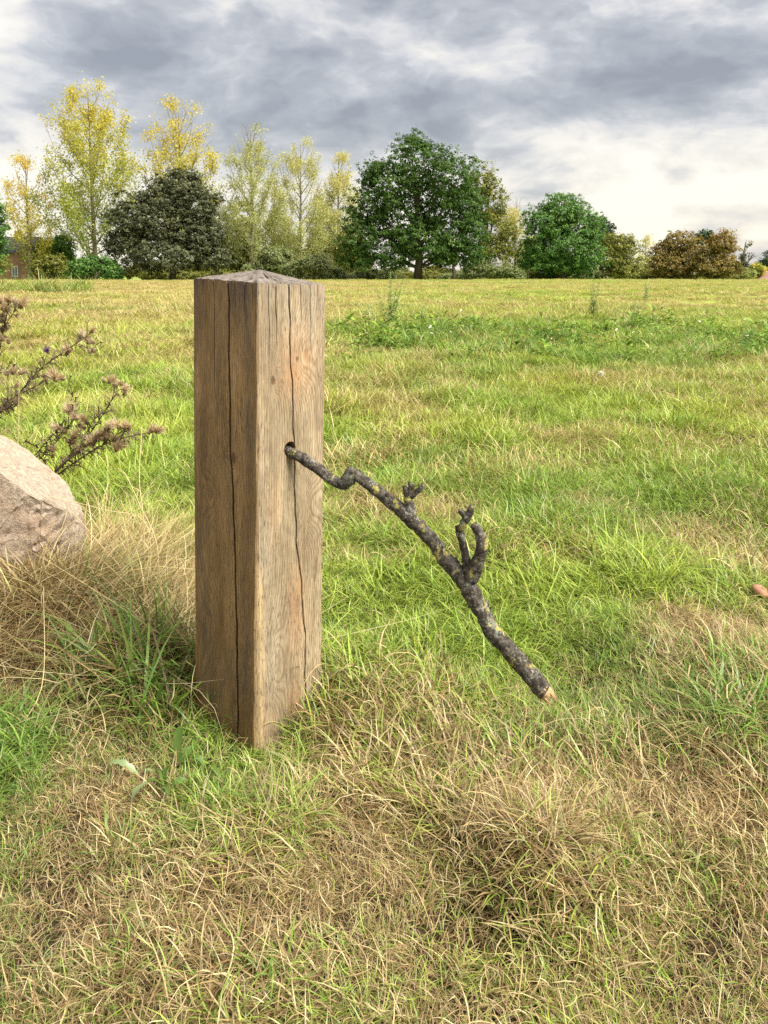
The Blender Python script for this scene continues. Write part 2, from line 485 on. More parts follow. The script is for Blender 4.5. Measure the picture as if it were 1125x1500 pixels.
def gn_scatter(name, pts, rot, scl, idx, extra, coll, label=None):
    """one object whose points carry the copies"""
    me = bpy.data.meshes.new(name)
    n = len(pts); me.vertices.add(n); me.vertices.foreach_set('co', np.asarray(pts, np.float32).ravel()); me.update()
    a = me.attributes.new('rot', 'FLOAT_VECTOR', 'POINT'); a.data.foreach_set('vector', np.asarray(rot, np.float32).ravel())
    a = me.attributes.new('scl', 'FLOAT_VECTOR', 'POINT'); a.data.foreach_set('vector', np.asarray(scl, np.float32).ravel())
    a = me.attributes.new('idx', 'INT', 'POINT'); a.data.foreach_set('value', np.asarray(idx, np.int32))
    for k, v in extra.items():
        a = me.attributes.new(k, 'FLOAT', 'POINT'); a.data.foreach_set('value', np.asarray(v, np.float32))
    a = me.attributes.new('yl', 'FLOAT', 'POINT'); a.data.foreach_set('value', np.clip((np.asarray(pts)[:, 1] - 1.7) / 1.8, 0, 1).astype(np.float32))
    o = link(name, me); tag(o, label, kind='stuff')
    ng = bpy.data.node_groups.new(name + '_scatter', 'GeometryNodeTree')
    ng.interface.new_socket('Geometry', in_out='INPUT', socket_type='NodeSocketGeometry')
    ng.interface.new_socket('Geometry', in_out='OUTPUT', socket_type='NodeSocketGeometry')
    gi, go = ng.nodes.new('NodeGroupInput'), ng.nodes.new('NodeGroupOutput')
    ci = ng.nodes.new('GeometryNodeCollectionInfo'); ci.inputs['Collection'].default_value = coll
    ci.inputs['Separate Children'].default_value = True; ci.inputs['Reset Children'].default_value = True
    ip = ng.nodes.new('GeometryNodeInstanceOnPoints'); ip.inputs['Pick Instance'].default_value = True

    def na(nm, ty):
        q = ng.nodes.new('GeometryNodeInputNamedAttribute'); q.data_type = ty; q.inputs[0].default_value = nm
        return [s for s in q.outputs if s.enabled][0]
    L = ng.links.new
    L(gi.outputs[0], ip.inputs['Points']); L(ci.outputs[0], ip.inputs['Instance'])
    L(na('idx', 'INT'), ip.inputs['Instance Index']); L(na('rot', 'FLOAT_VECTOR'), ip.inputs['Rotation']); L(na('scl', 'FLOAT_VECTOR'), ip.inputs['Scale'])
    L(ip.outputs[0], go.inputs[0])
    md = o.modifiers.new('scatter', 'NODES'); md.node_group = ng
    return o


POST_C = (-0.2733, 1.7025)
ROCK_C = (-1.20, 2.42)


def outside(x, y):
    # keep clear of post and stone
    a = R(52.4); dx, dy = x - POST_C[0], y - POST_C[1]
    u, v = dx * math.cos(a) + dy * math.sin(a), -dx * math.sin(a) + dy * math.cos(a)
    post = (np.abs(u) < 0.11) & (np.abs(v) < 0.11)
    rock = (((x - ROCK_C[0]) / 0.27) ** 2 + ((y - ROCK_C[1]) / 0.27) ** 2) < 1
    return ~post & ~rock


def scatter_zone(g, y0, y1, dens, side=0.64, pad=1.0):
    area = (side * (y1 ** 2 - y0 ** 2)) + 2 * pad * (y1 - y0)
    n = int(area * dens)
    # y distribution proportional to width
    yy = np.linspace(y0, y1, 200); w = 2 * (side * yy + pad); cdf = np.cumsum(w); cdf = cdf / cdf[-1]
    y = np.interp(g.random(n), cdf, yy) + 0.0; x = (g.random(n) * 2 - 1) * (side * y + pad)
    k = outside(x, y)
    return x[k], y[k]


def build_grass():
    up = [clump('upright_%d' % i, [blades(80, 0.085, (0.05, 0.11), (0.0026, 0.0048), (0.05, 0.75), (0.2, 1.5), 100 + i)]) for i in range(4)]
    that = [clump('thatch_%d' % i, [blades(95, 0.11, (0.04, 0.095), (0.0015, 0.0030), (0.5, 1.4), (-0.5, 1.4), 200 + i, wob=0.7, base_h=(0.0, 0.03), rows=7)]) for i in range(4)]
    tus = [clump('tussock_%d' % i, [blades(120, 0.06, (0.08, 0.165), (0.002, 0.0038), (0.1, 0.9), (0.8, 2.2), 300 + i, wob=0.5, rows=7)]) for i in range(3)]
    fine = [clump('fine_%d' % i, [blades(60, 0.10, (0.05, 0.12), (0.0018, 0.0032), (0.3, 1.2), (0.3, 2.1), 400 + i, wob=0.8, base_h=(0.0, 0.02), rows=7)]) for i in range(3)]
    lean = [clump('lean_%d' % i, [blades(80, 0.08, (0.06, 0.125), (0.0024, 0.0044), (0.4, 1.0), (0.4, 1.4), 500 + i, az0=0.0, az_spread=0.6, wob=0.3)]) for i in range(3)]
    coll = protos('turf', up + that + tus + fine + lean, m_grass)
    g = np.random.default_rng(5)
    P, RT, SC, ID, DR, TN = [], [], [], [], [], []

    def put(x, y, ids, s, sz, dd=0.0, follow=True, aim=None):
        n = len(x); z = height(x, y)
        d, tn = dry_map(x, y)
        P.append(np.stack([x, y, z - 0.004], -1))
        az = g.uniform(0, 2 * np.pi, n) if aim is None else aim + g.normal(0, 0.5, n)
        RT.append(np.stack([g.normal(0, 0.10, n), g.normal(0, 0.10, n), az], -1))
        fl_ = 0.9 if ids[0] in (4, 11) else (0.66 if s < 1.0 else 0.5)
        k = s * g.uniform(0.75, 1.3, n) * (fl_ + (1.5 - fl_) * np.clip(fbm(P2(x, y, 3.4 / max(1.0, s)), 66, 2) * 2.0 - 0.5, 0, 1)); k = k * (1 - 0.5 * np.exp(-((x - POST_C[0]) ** 2 + (y - POST_C[1] + 0.17) ** 2) / 0.026)); SC.append(np.stack([k, k, k * sz], -1))
        ID.append(g.choice(ids, n)); DR.append(np.clip(d + dd, 0, 1)); TN.append(tn)
    U, T, K, Fi, Le = [0, 1, 2, 3], [4, 5, 6, 7], [8, 9, 10], [11, 12, 13], [14, 15, 16]
    # foot of the camera to just past the post: dense tangle
    def part(x, y, f): k = g.random(len(x)) < f; return x[k], y[k]
    for y0, y1, sc, m in ((0.55, 1.45, 0.50, 3.0), (1.4, 2.3, 0.66, 1.9), (2.2, 3.6, 0.86, 1.2)):
        x, y = scatter_zone(g, y0, y1, 130 * m, pad=0.7); put(x, y, T, sc, 0.72, 0.08)
        x, y = scatter_zone(g, y0, y1, 75 * m, pad=0.7); put(x, y, Fi, sc, 1.0, 0.04)
        x, y = scatter_zone(g, y0, y1, 110 * m, pad=0.7); d, _ = dry_map(x, y); k = g.random(len(x)) < np.clip(1.35 - d * 1.1, 0.2, 1); put(x[k], y[k], U, sc, 0.85, -0.2)
        x, y = scatter_zone(g, y0, y1, 75 * m, pad=0.7); put(x, y, Le, sc, 0.9, -0.08, aim=fbm(P2(x, y, 1.1), 77, 2) * 9.0)
        x, y = scatter_zone(g, y0, y1, 8 * m, pad=0.7); put(x, y, K, sc * 0.8, 0.85, -0.05)
    # middle
    x, y = scatter_zone(g, 3.5, 9, 90); put(x, y, U, 1.08, 1.0, -0.10)
    x, y = scatter_zone(g, 3.5, 9, 65); put(x, y, Le, 1.08, 0.95, 0.0, aim=fbm(P2(x, y, 0.6), 78, 2) * 9.0)
    x, y = scatter_zone(g, 3.5, 9, 30); put(x, y, Fi, 1.2, 0.9, 0.0)
    x, y = scatter_zone(g, 3.5, 9, 24); put(x, y, T, 1.3, 0.8, 0.05)
    x, y = scatter_zone(g, 3.5, 9, 7); put(x, y, K, 1.0, 0.75, -0.15)
    # far
    x, y = scatter_zone(g, 8.5, 22, 24); put(x, y, U + Le, 2.0, 0.7, -0.05)
    x, y = scatter_zone(g, 8.5, 22, 12); put(x, y, Fi + T, 2.1, 0.6, 0.08)
    x, y = scatter_zone(g, 21, 90, 6, pad=0.5); put(x, y, U + Fi, 2.8, 0.45, 0.0)
    # tussocks that stand out in the photograph (px, py, amount, spread, scale, dry shift)
    for px, py, n, sp, s, dd in ((780, 1268, 15, 0.05, 0.62, 0.12), (840, 720, 18, 0.16, 1.1, -0.3), (1085, 740, 20, 0.2, 1.15, -0.3), (560, 800, 12, 0.15, 1.0, -0.25),
                                 (960, 560, 8, 0.2, 1.5, -0.2), (780, 545, 10, 0.2, 1.6, -0.3), (670, 830, 10, 0.12, 1.0, -0.3), (390, 1230, 12, 0.14, 0.85, -0.35),
                                 (1050, 1120, 10, 0.12, 0.85, -0.2), (110, 1130, 8, 0.1, 0.8, -0.3), (1000, 900, 12, 0.15, 1.0, -0.25), (820, 950, 9, 0.12, 0.9, -0.2)):
        x0, y0 = px_xy(px, py); x = x0 + g.normal(0, sp, n); y = y0 + g.normal(0, sp * 0.8, n); k = outside(x, y)
        put(x[k], y[k], K, s * (0.72 if y0 < 1.5 else 0.9), 1.0, dd)
    x0, y0 = px_xy(45, 935); n = 46; x = x0 + g.normal(0, 0.16, n); y = y0 + g.normal(0, 0.08, n); k = outside(x, y); put(x[k], y[k], K, 0.95, 1.1, 0.9)
    # longer grass round the foot of the post
    n = 46; a = g.uniform(0, 2 * np.pi, n); rr = g.uniform(0.13, 0.24, n); x = POST_C[0] + rr * np.cos(a); y = POST_C[1] + rr * np.sin(a); k = outside(x, y)
    k = k & ~((y < POST_C[1] + 0.02) & (np.abs(x - POST_C[0]) < 0.17)); put(x[k], y[k], K + Fi, 0.75, 1.0, 0.0)
    o = gn_scatter('grass', np.concatenate(P), np.concatenate(RT), np.concatenate(SC), np.concatenate(ID), {'dry': np.concatenate(DR), 'tone': np.concatenate(TN)}, coll,
                   'rough mown grass of green blades and dry straw over the field')
    print('grass clumps', sum(len(p) for p in P))

    # long dry grass by the stone
    straw = [clump('straw_%d' % i, [blades(26, 0.12, (0.2, 0.42), (0.0018, 0.0030), (0.85, 1.5), (-0.3, 0.6), 600 + i, wob=0.25, base_h=(0, 0.03)),
                                    blades(60, 0.12, (0.10, 0.24), (0.0016, 0.0030), (0.6, 1.45), (0.0, 1.2), 640 + i, wob=0.6, base_h=(0, 0.05))]) for i in range(4)]
    coll2 = protos('straw', straw, m_grass)
    P, RT, SC, ID, DR, TN = [], [], [], [], [], []
    n = 340
    pxs = g.uniform(-90, 285, n); pys = g.uniform(790, 1000, n)
    keep = []
    for a, b in zip(pxs, pys):
        f = 1.0 if b < 930 else 0.55
        if 90 < a < 230 and 890 < b < 1010: f = 0.35
        keep.append(g.random() < f)
    xy = np.array([px_xy(a, b) for a, b, k in zip(pxs, pys, keep) if k]); x, y = xy[:, 0], xy[:, 1]; k = outside(x, y)
    put(x[k], y[k], [0, 1, 2, 3], 0.85, 0.9, 0.45)
    gn_scatter('dry_grass', np.concatenate(P), np.concatenate(RT), np.concatenate(SC), np.concatenate(ID), {'dry': np.clip(np.concatenate(DR), 0.92, 1), 'tone': np.concatenate(TN)}, coll2,
               'long bleached straw grass tangled between the stone and the post')

    # broad bluish blades in the hollow left of the post, the tall green strip by the tree belt, green weeds in the middle band
    broad = [clump('broad_%d' % i, [blades(34, 0.06, (0.14, 0.26), (0.004, 0.0075), (0.1, 0.8), (0.3, 1.5), 700 + i, wob=0.3)]) for i in range(3)]
    coll3 = protos('broad', broad, m_grass)
    P, RT, SC, ID, DR, TN = [], [], [], [], [], []
    n = 58; xy = np.array([px_xy(a, b) for a, b in zip(g.normal(180, 42, n), g.normal(960, 50, n))]); x, y = xy[:, 0], xy[:, 1]; k = outside(x, y)
    put(x[k], y[k], [0, 1, 2], 0.74, 0.85)
    n = 420; x = g.uniform(-31, -13, n); y = g.uniform(36, 46, n); keep = x < -0.40 * y + 1.2 * g.random(n); put(x[keep], y[keep], [0, 1, 2], 3.6, 0.75)
    n = 800; y = np.clip(g.normal(11.4, 1.6, n), 8.2, 15.5); x = g.uniform(-1.2, 9.5, n); keep = (x > -0.11 * y) & (fbm(P2(x, y, 0.7), 55, 2) > 0.46); put(x[keep], y[keep], [0, 1, 2], 1.25, 0.75)
    gn_scatter('tall_grass', np.concatenate(P), np.concatenate(RT), np.concatenate(SC), np.concatenate(ID), {'dry': np.clip(np.concatenate(DR) * 0.3, 0, 1), 'tone': np.concatenate(TN) * 0.5}, coll3,
               'lush broad bladed green grass in the hollow and the far strips')

    # leafy ground weeds of the green band
    def leaf_set(n, seed):
        q = np.random.default_rng(seed); V = []; rr = []; F = []
        for i in range(n):
            a = q.uniform(0, 6.283); r0 = q.uniform(0, 0.05); h0 = q.uniform(0, 0.16); L = q.uniform(0.04, 0.09); w = L * q.uniform(0.25, 0.4); el = q.uniform(-0.3, 0.9)
            b = np.array([r0 * math.cos(a), r0 * math.sin(a), h0]); dr = np.array([math.cos(a) * math.cos(el), math.sin(a) * math.cos(el), math.sin(el)]); sd = np.array([-math.sin(a), math.cos(a), 0])
            o = len(V); V += [b, b + dr * L * .5 - sd * w * .5 + (0, 0, .006), b + dr * L - (0, 0, .01), b + dr * L * .5 + sd * w * .5 + (0, 0, .006)]; F.append((o, o + 1, o + 2, o + 3)); rr += [q.random()] * 4
        return mesh_from('weed', V, F, {'rnd': rr, 'tt': [0.3] * len(V)}, True)
    coll4 = protos('weed', [leaf_set(34, 800 + i) for i in range(3)], m_grass)
    P, RT, SC, ID, DR, TN = [], [], [], [], [], []
    n = 700; y = np.clip(g.normal(11.2, 1.5, n), 8.4, 15.0); x = g.uniform(-1.0, 9.5, n); keep = (x > -0.06 * y) & (fbm(P2(x, y, 0.8), 56, 2) > 0.46); put(x[keep], y[keep], [0, 1, 2], 1.3, 0.9)
    gn_scatter('leafy_weeds', np.concatenate(P), np.concatenate(RT), np.concatenate(SC), np.concatenate(ID), {'dry': np.concatenate(DR) * 0 + 0.02, 'tone': np.concatenate(TN) * 0.55}, coll4,
               'low leafy green weeds in the lush band across the field')


build_grass()


# ------------------------------------------------------------------ trees beyond the field
def leaf_mat(name, stops, trans=0.3, gloss=0.05):
    def f(t):
        c = t.ramp(t.attr('hue'), stops)
        return t.v('SCALE', c, scale=t.maprange(t.attr('rnd'), 0, 1, 0.78, 1.22))
    return leafy(name, f, trans, gloss, 0.5)


def bark_mat(name, c):
    m, t, out = mat_new(name)
    co = t.new('ShaderNodeTexCoord').outputs['Object']
    n = t.noise(t.v('MULTIPLY', co, (4, 4, 0.8)), 3.0, 5, 0.6)
    principled(t, out, t.mix(n, tuple(x * .5 for x in c), tuple(x * 1.5 for x in c)), 0.95, n, 0.6, 0.05)
    return m


m_bark = bark_mat('tree_bark', (0.075, 0.06, 0.042))
m_bark_pale = bark_mat('poplar_bark', (0.20, 0.17, 0.12))
LEAF = {
    'oak': leaf_mat('oak_leaf', [(0, (0.036, 0.080, 0.014)), (0.5, (0.064, 0.130, 0.022)), (1, (0.13, 0.205, 0.036))], 0.25, 0.015),
    'dark': leaf_mat('dark_leaf', [(0, (0.055, 0.064, 0.028)), (0.5, (0.088, 0.100, 0.044)), (1, (0.14, 0.150, 0.068))], 0.2, 0.02),
    'fresh': leaf_mat('fresh_leaf', [(0, (0.060, 0.135, 0.028)), (0.5, (0.105, 0.215, 0.045)), (1, (0.175, 0.29, 0.065))], 0.28, 0.015),
    'olive': leaf_mat('olive_leaf', [(0, (0.11, 0.13, 0.027)), (0.5, (0.21, 0.225, 0.045)), (1, (0.32, 0.31, 0.06))], 0.35, 0.015),
    'brown': leaf_mat('brown_leaf', [(0, (0.145, 0.128, 0.035)), (0.5, (0.25, 0.20, 0.055)), (1, (0.36, 0.22, 0.07))], 0.3, 0.015),
    'poplar': leaf_mat('poplar_leaf', [(0, (0.17, 0.25, 0.05)), (0.35, (0.34, 0.39, 0.075)), (0.65, (0.56, 0.49, 0.09)), (1, (0.68, 0.46, 0.09))], 0.5, 0.015),
    'pale': leaf_mat('pale_leaf', [(0, (0.27, 0.33, 0.13)), (0.4, (0.43, 0.46, 0.19)), (0.75, (0.56, 0.52, 0.22)), (1, (0.62, 0.52, 0.2))], 0.5, 0.015),
    'pine': leaf_mat('pine_leaf', [(0, (0.032, 0.06, 0.028)), (1, (0.07, 0.11, 0.05))], 0.1, 0.015),
    'shrub': leaf_mat('shrub_leaf', [(0, (0.18, 0.22, 0.09)), (0.5, (0.27, 0.31, 0.13)), (1, (0.37, 0.40, 0.18))], 0.45, 0.015),
}


def leaf_quads(cen, nrm, size, g, flat=0.55):
    """diamond leaves about points; nrm are preferred normals"""
    n = len(cen)
    d = g.normal(0, 1, (n, 3)); nn = nrm + d * flat; nn /= np.linalg.norm(nn, axis=1)[:, None] + 1e-9
    t = np.cross(nn, g.normal(0, 1, (n, 3))); t /= np.linalg.norm(t, axis=1)[:, None] + 1e-9
    b = np.cross(nn, t); s = size * g.uniform(0.6, 1.4, n)
    L = (s * 0.62)[:, None]; W = (s * 0.36)[:, None]
    return np.stack([cen - t * L, cen + b * W - t * L * .1, cen + t * L, cen - b * W - t * L * .1], 1).reshape(-1, 3)


def dense_tree(name, lobes, Y, kind, label, leaf=0.26, dens=1.0, trunk=None, cat='tree', group=None, seed=1, sparse=0.0, thick=0.8, hue_up=0.0, tiers=False, mat_bark=None, trunk_px=9.0):
    """lobes: (px, py, rx, ry) in photograph pixels at distance Y; the crown gets real depth"""
    g = np.random.default_rng(seed); k = Y / FPX
    bx = trunk if trunk is not None else sum(l[0] for l in lobes) / len(lobes)
    b0 = at(bx, 405, Y); gz = hz(b0.x, Y); root = thing(name, (b0.x, Y, gz), label, cat, group)
    org = np.array([b0.x, Y, gz])
    LB = []
    for i, (px, py, rx, ry) in enumerate(lobes):
        c = np.array(at(px, py, Y)); c[1] += g.uniform(-0.35, 0.35) * rx * k
        LB.append((c - org, np.array([rx * k, max(rx, ry) * k * thick, ry * k])))
    C, Nn, H = [], [], []
    zmax = max(c[2] + r[2] for c, r in LB)
    for i_l, (c, r) in enumerate(LB):
        area = 4 * np.pi * ((r[0] * r[1]) ** 1.6 + (r[0] * r[2]) ** 1.6 + (r[1] * r[2]) ** 1.6) ** (1 / 1.6) / 3 ** (1 / 1.6)
        ncl = int(area * 2.6 * dens / (leaf * 3.2) ** 2) + 6
        v = g.normal(0, 1, (ncl, 3)); v /= np.linalg.norm(v, axis=1)[:, None]
        rad = g.uniform(0.5, 1.06, ncl)
        p = c + v * r * (rad * (1 + 0.95 * (fbm(v * 2.6 + i_l * 7.7, seed + 9, 2) - 0.5)))[:, None]
        if True: kk = fbm(p * 0.6, seed + 4, 2) > (0.38 + sparse * 0.3 if sparse else 0.33); p, v = p[kk], v[kk]
        dead = np.zeros(len(p), bool)
        for c2, r2 in LB:
            if c2 is c: continue
            dead |= ((((p - c2) / r2) ** 2).sum(1) < 0.25)
        p, v = p[~dead], v[~dead]
        nl = 20
        for q, w in zip(p, v):
            cs = leaf * g.uniform(1.0, 2.5)
            off = g.normal(0, 0.5, (nl, 3)) * cs * np.array([1, 1, 0.5 if tiers else 0.75])
            if tiers: off[:, 2] -= 0.35 * (off[:, 0] ** 2 + off[:, 1] ** 2) / cs
            C.append(q + off); Nn.append(np.repeat((w * 0.7 + np.array([0, 0, 0.6]))[None], nl, 0))
            hv = np.clip(g.normal(0.45, 0.17) + hue_up * (q[2] / zmax - 0.5), 0, 1)
            H.append(np.clip(hv + g.normal(0, 0.1, nl), 0, 1))
    C, Nn, H = np.concatenate(C), np.concatenate(Nn), np.concatenate(H)
    ok = C[:, 2] > 0.05; C, Nn, H = C[ok], Nn[ok], H[ok]
    V = leaf_quads(C, Nn, leaf, g)
    me = fast_mesh('crown', V, 4, {'hue': np.repeat(H, 4), 'rnd': np.repeat(g.random(len(C)), 4)})
    link('crown', me, LEAF[kind], root)
    tb = Tubes(); w = trunk_px * k / 2
    top = max(0.75 * zmax, 1.0)
    tp = [(0, 0, -0.3), (0.02 * top, 0, top * 0.2), (-0.01 * top, 0.1, top * 0.5), (0.02 * top, 0, top)]
    tb.add(tp, [w * 1.25, w, w * 0.7, w * 0.2], 8)
    for c, r in LB:
        h0 = min(max(top * 0.12, c[2] * 0.45), top * 0.6); s = Vector((0.01 * top, 0, h0)); e = Vector(c + r * g.uniform(-0.3, 0.3, 3)); mid = s.lerp(e, 0.5) + Vector((0, 0, 0.08 * (e - s).length))
        tb.add([s, mid, e], [w * 0.45, w * 0.28, w * 0.08], 5, cap=False)
        for j in range(3):
            e2 = Vector(c + r * g.normal(0, 0.55, 3)); tb.add([mid, mid.lerp(e2, .5) + Vector((0, 0, .2)), e2], [w * 0.2, w * .12, w * 0.04], 4, cap=False)
    link('trunk', tb.mesh('trunk'), mat_bark or m_bark, root)
    return root


def poplar(px, py_top, halfw, Y, kind, label, leaves=5200, seed=1, leaf=0.3, hue0=0.15, hue1=0.85, bare=0.3, stems=26, group='poplars in the tree belt', lean=0.0, py_base=405):
    """upright fan of branches with scattered leaves"""
    g = np.random.default_rng(seed); k = Y / FPX
    b0 = at(px, py_base, Y); gz = hz(b0.x, Y); root = thing('poplar_tree', (b0.x, Y, gz), label, 'tree', group)
    Ht = at(px, py_top, Y).z - gz; Wd = halfw * k
    tb = Tubes(); twigs = []
    ph = g.uniform(0, 6.28)
    def trunk_pt(f): return Vector((lean * f * Ht + 0.1 * math.sin(3 * f + ph), 0.1 * math.cos(4 * f + ph), f * Ht))
    w = 0.012 * Ht + 0.04
    tb.add([trunk_pt(f) - Vector((0, 0, 0.3 if f == 0 else 0)) for f in np.linspace(0, 0.99, 12)], [w * (1 - f) ** 0.9 + 0.012 for f in np.linspace(0, 0.99, 12)], 7)
    for i in range(stems):
        f = 0.08 + 0.82 * (i + g.random()) / stems; s = trunk_pt(f); a = i * 2.4 + g.uniform(-.4, .4)
        env = Wd * (np.interp(f, [0, 0.15, 0.4, 0.7, 1.0], [0.8, 1.0, 0.86, 0.44, 0.06]))
        rise = Ht * np.interp(f, [0, 0.5, 1], [0.22, 0.20, 0.05]) * g.uniform(0.8, 1.2)
        o = Vector((math.cos(a), math.sin(a), 0))
        pts = [s, s + o * env * 0.4 + Vector((0, 0, rise * 0.35)), s + o * env * 0.75 + Vector((0, 0, rise * 0.8)), s + o * env * 0.95 + Vector((0, 0, rise * 1.35))]
        r0 = w * 0.36 * (1 - f * 0.6)
        tb.add(pts, [r0, r0 * .7, r0 * .4, r0 * 0.12], 5, cap=False)
        twigs.append((pts, r0))
        for j in range(7):
            u = g.uniform(0.25, 1.0); seg = min(int(u * 3), 2); q = pts[seg].lerp(pts[seg + 1], u * 3 - seg)
            dirn = Vector((g.normal(0, .5), g.normal(0, .5), g.uniform(0.5, 1.2))) + o * 0.3; e = q + dirn.normalized() * g.uniform(.05, .12) * Ht * (1.1 - f * .5)
            e = Vector((e.x, e.y, min(e.z, Ht * 1.0)))
            p2 = [q, q.lerp(e, .5) + Vector((g.normal(0, .1), g.normal(0, .1), 0)), e]; tb.add(p2, [r0 * .3, r0 * .2, r0 * .06], 4, cap=False); twigs.append((p2, r0 * .4))
    link('trunk', tb.mesh('trunk'), m_bark_pale, root)
    lens = np.array([(p[-1] - p[0]).length for p, _ in twigs]); pr = lens / lens.sum(); leaf *= 0.66 if kind == 'pale' else 0.72; ncl = int(leaves * 3.6) // 7
    pick = g.choice(len(twigs), ncl, p=pr); C = []; H = []
    for i in pick:
        p, _ = twigs[i]; u = g.random() ** 0.75 * (len(p) - 1); s = min(int(u), len(p) - 2); q = p[s].lerp(p[s + 1], u - s)
        qq = np.array(q); n1 = fbm(qq[None] * 0.55 + seed, seed, 2)[0]
        hf = q.z / Ht
        if n1 < bare * np.interp(hf, [0, 0.35, 1.0], [0.2, 0.9, 1.42]): continue
        C.append(qq + g.normal(0, 1, (7, 3)) * leaf * 2.0)
        H.append(np.clip(hue0 + (hue1 - hue0) * np.clip(hf * 1.1 + (n1 - 0.5) * 0.6, 0, 1) + g.normal(0, 0.10, 7), 0, 1))
    C, H = np.concatenate(C), np.concatenate(H)
    ok = C[:, 2] > 0.05; C, H = C[ok], H[ok]
    V = leaf_quads(C, g.normal(0, 1, (len(C), 3)), leaf, g, 0.3)
    link('crown', fast_mesh('crown', V, 4, {'hue': np.repeat(H, 4), 'rnd': np.repeat(g.random(len(C)), 4)}), LEAF[kind], root)
    return root


def shrub(px, py_top, halfw, Y, kind, label, seed=1, leaf=0.2, n=9, group='shrubs along the tree belt', py_base=411, dens=1.0, sparse=0.0, cat='shrub', name='shrub'):
    g = np.random.default_rng(seed); hh = (py_base - py_top)
    lobes = []
    for i in range(n):
        u = g.uniform(-0.8, 0.8); t = (1 - u * u) ** 0.5; v = g.uniform(0.25, 0.78)
        lobes.append((px + u * halfw, py_base - hh * t * v, halfw * g.uniform(0.26, 0.42), hh * g.uniform(0.24, 0.36)))
    lobes.append((px, py_base - hh * 0.66, halfw * 0.35, hh * 0.33))
    r = dense_tree(name, lobes, Y, kind, label, leaf, dens, px, cat, group, seed, sparse, trunk_px=2.0)
    for c in r.children:
        if c.name.startswith('trunk'): c.name = 'stem'
        if c.name.startswith('crown'): c.name = 'foliage'
    return r


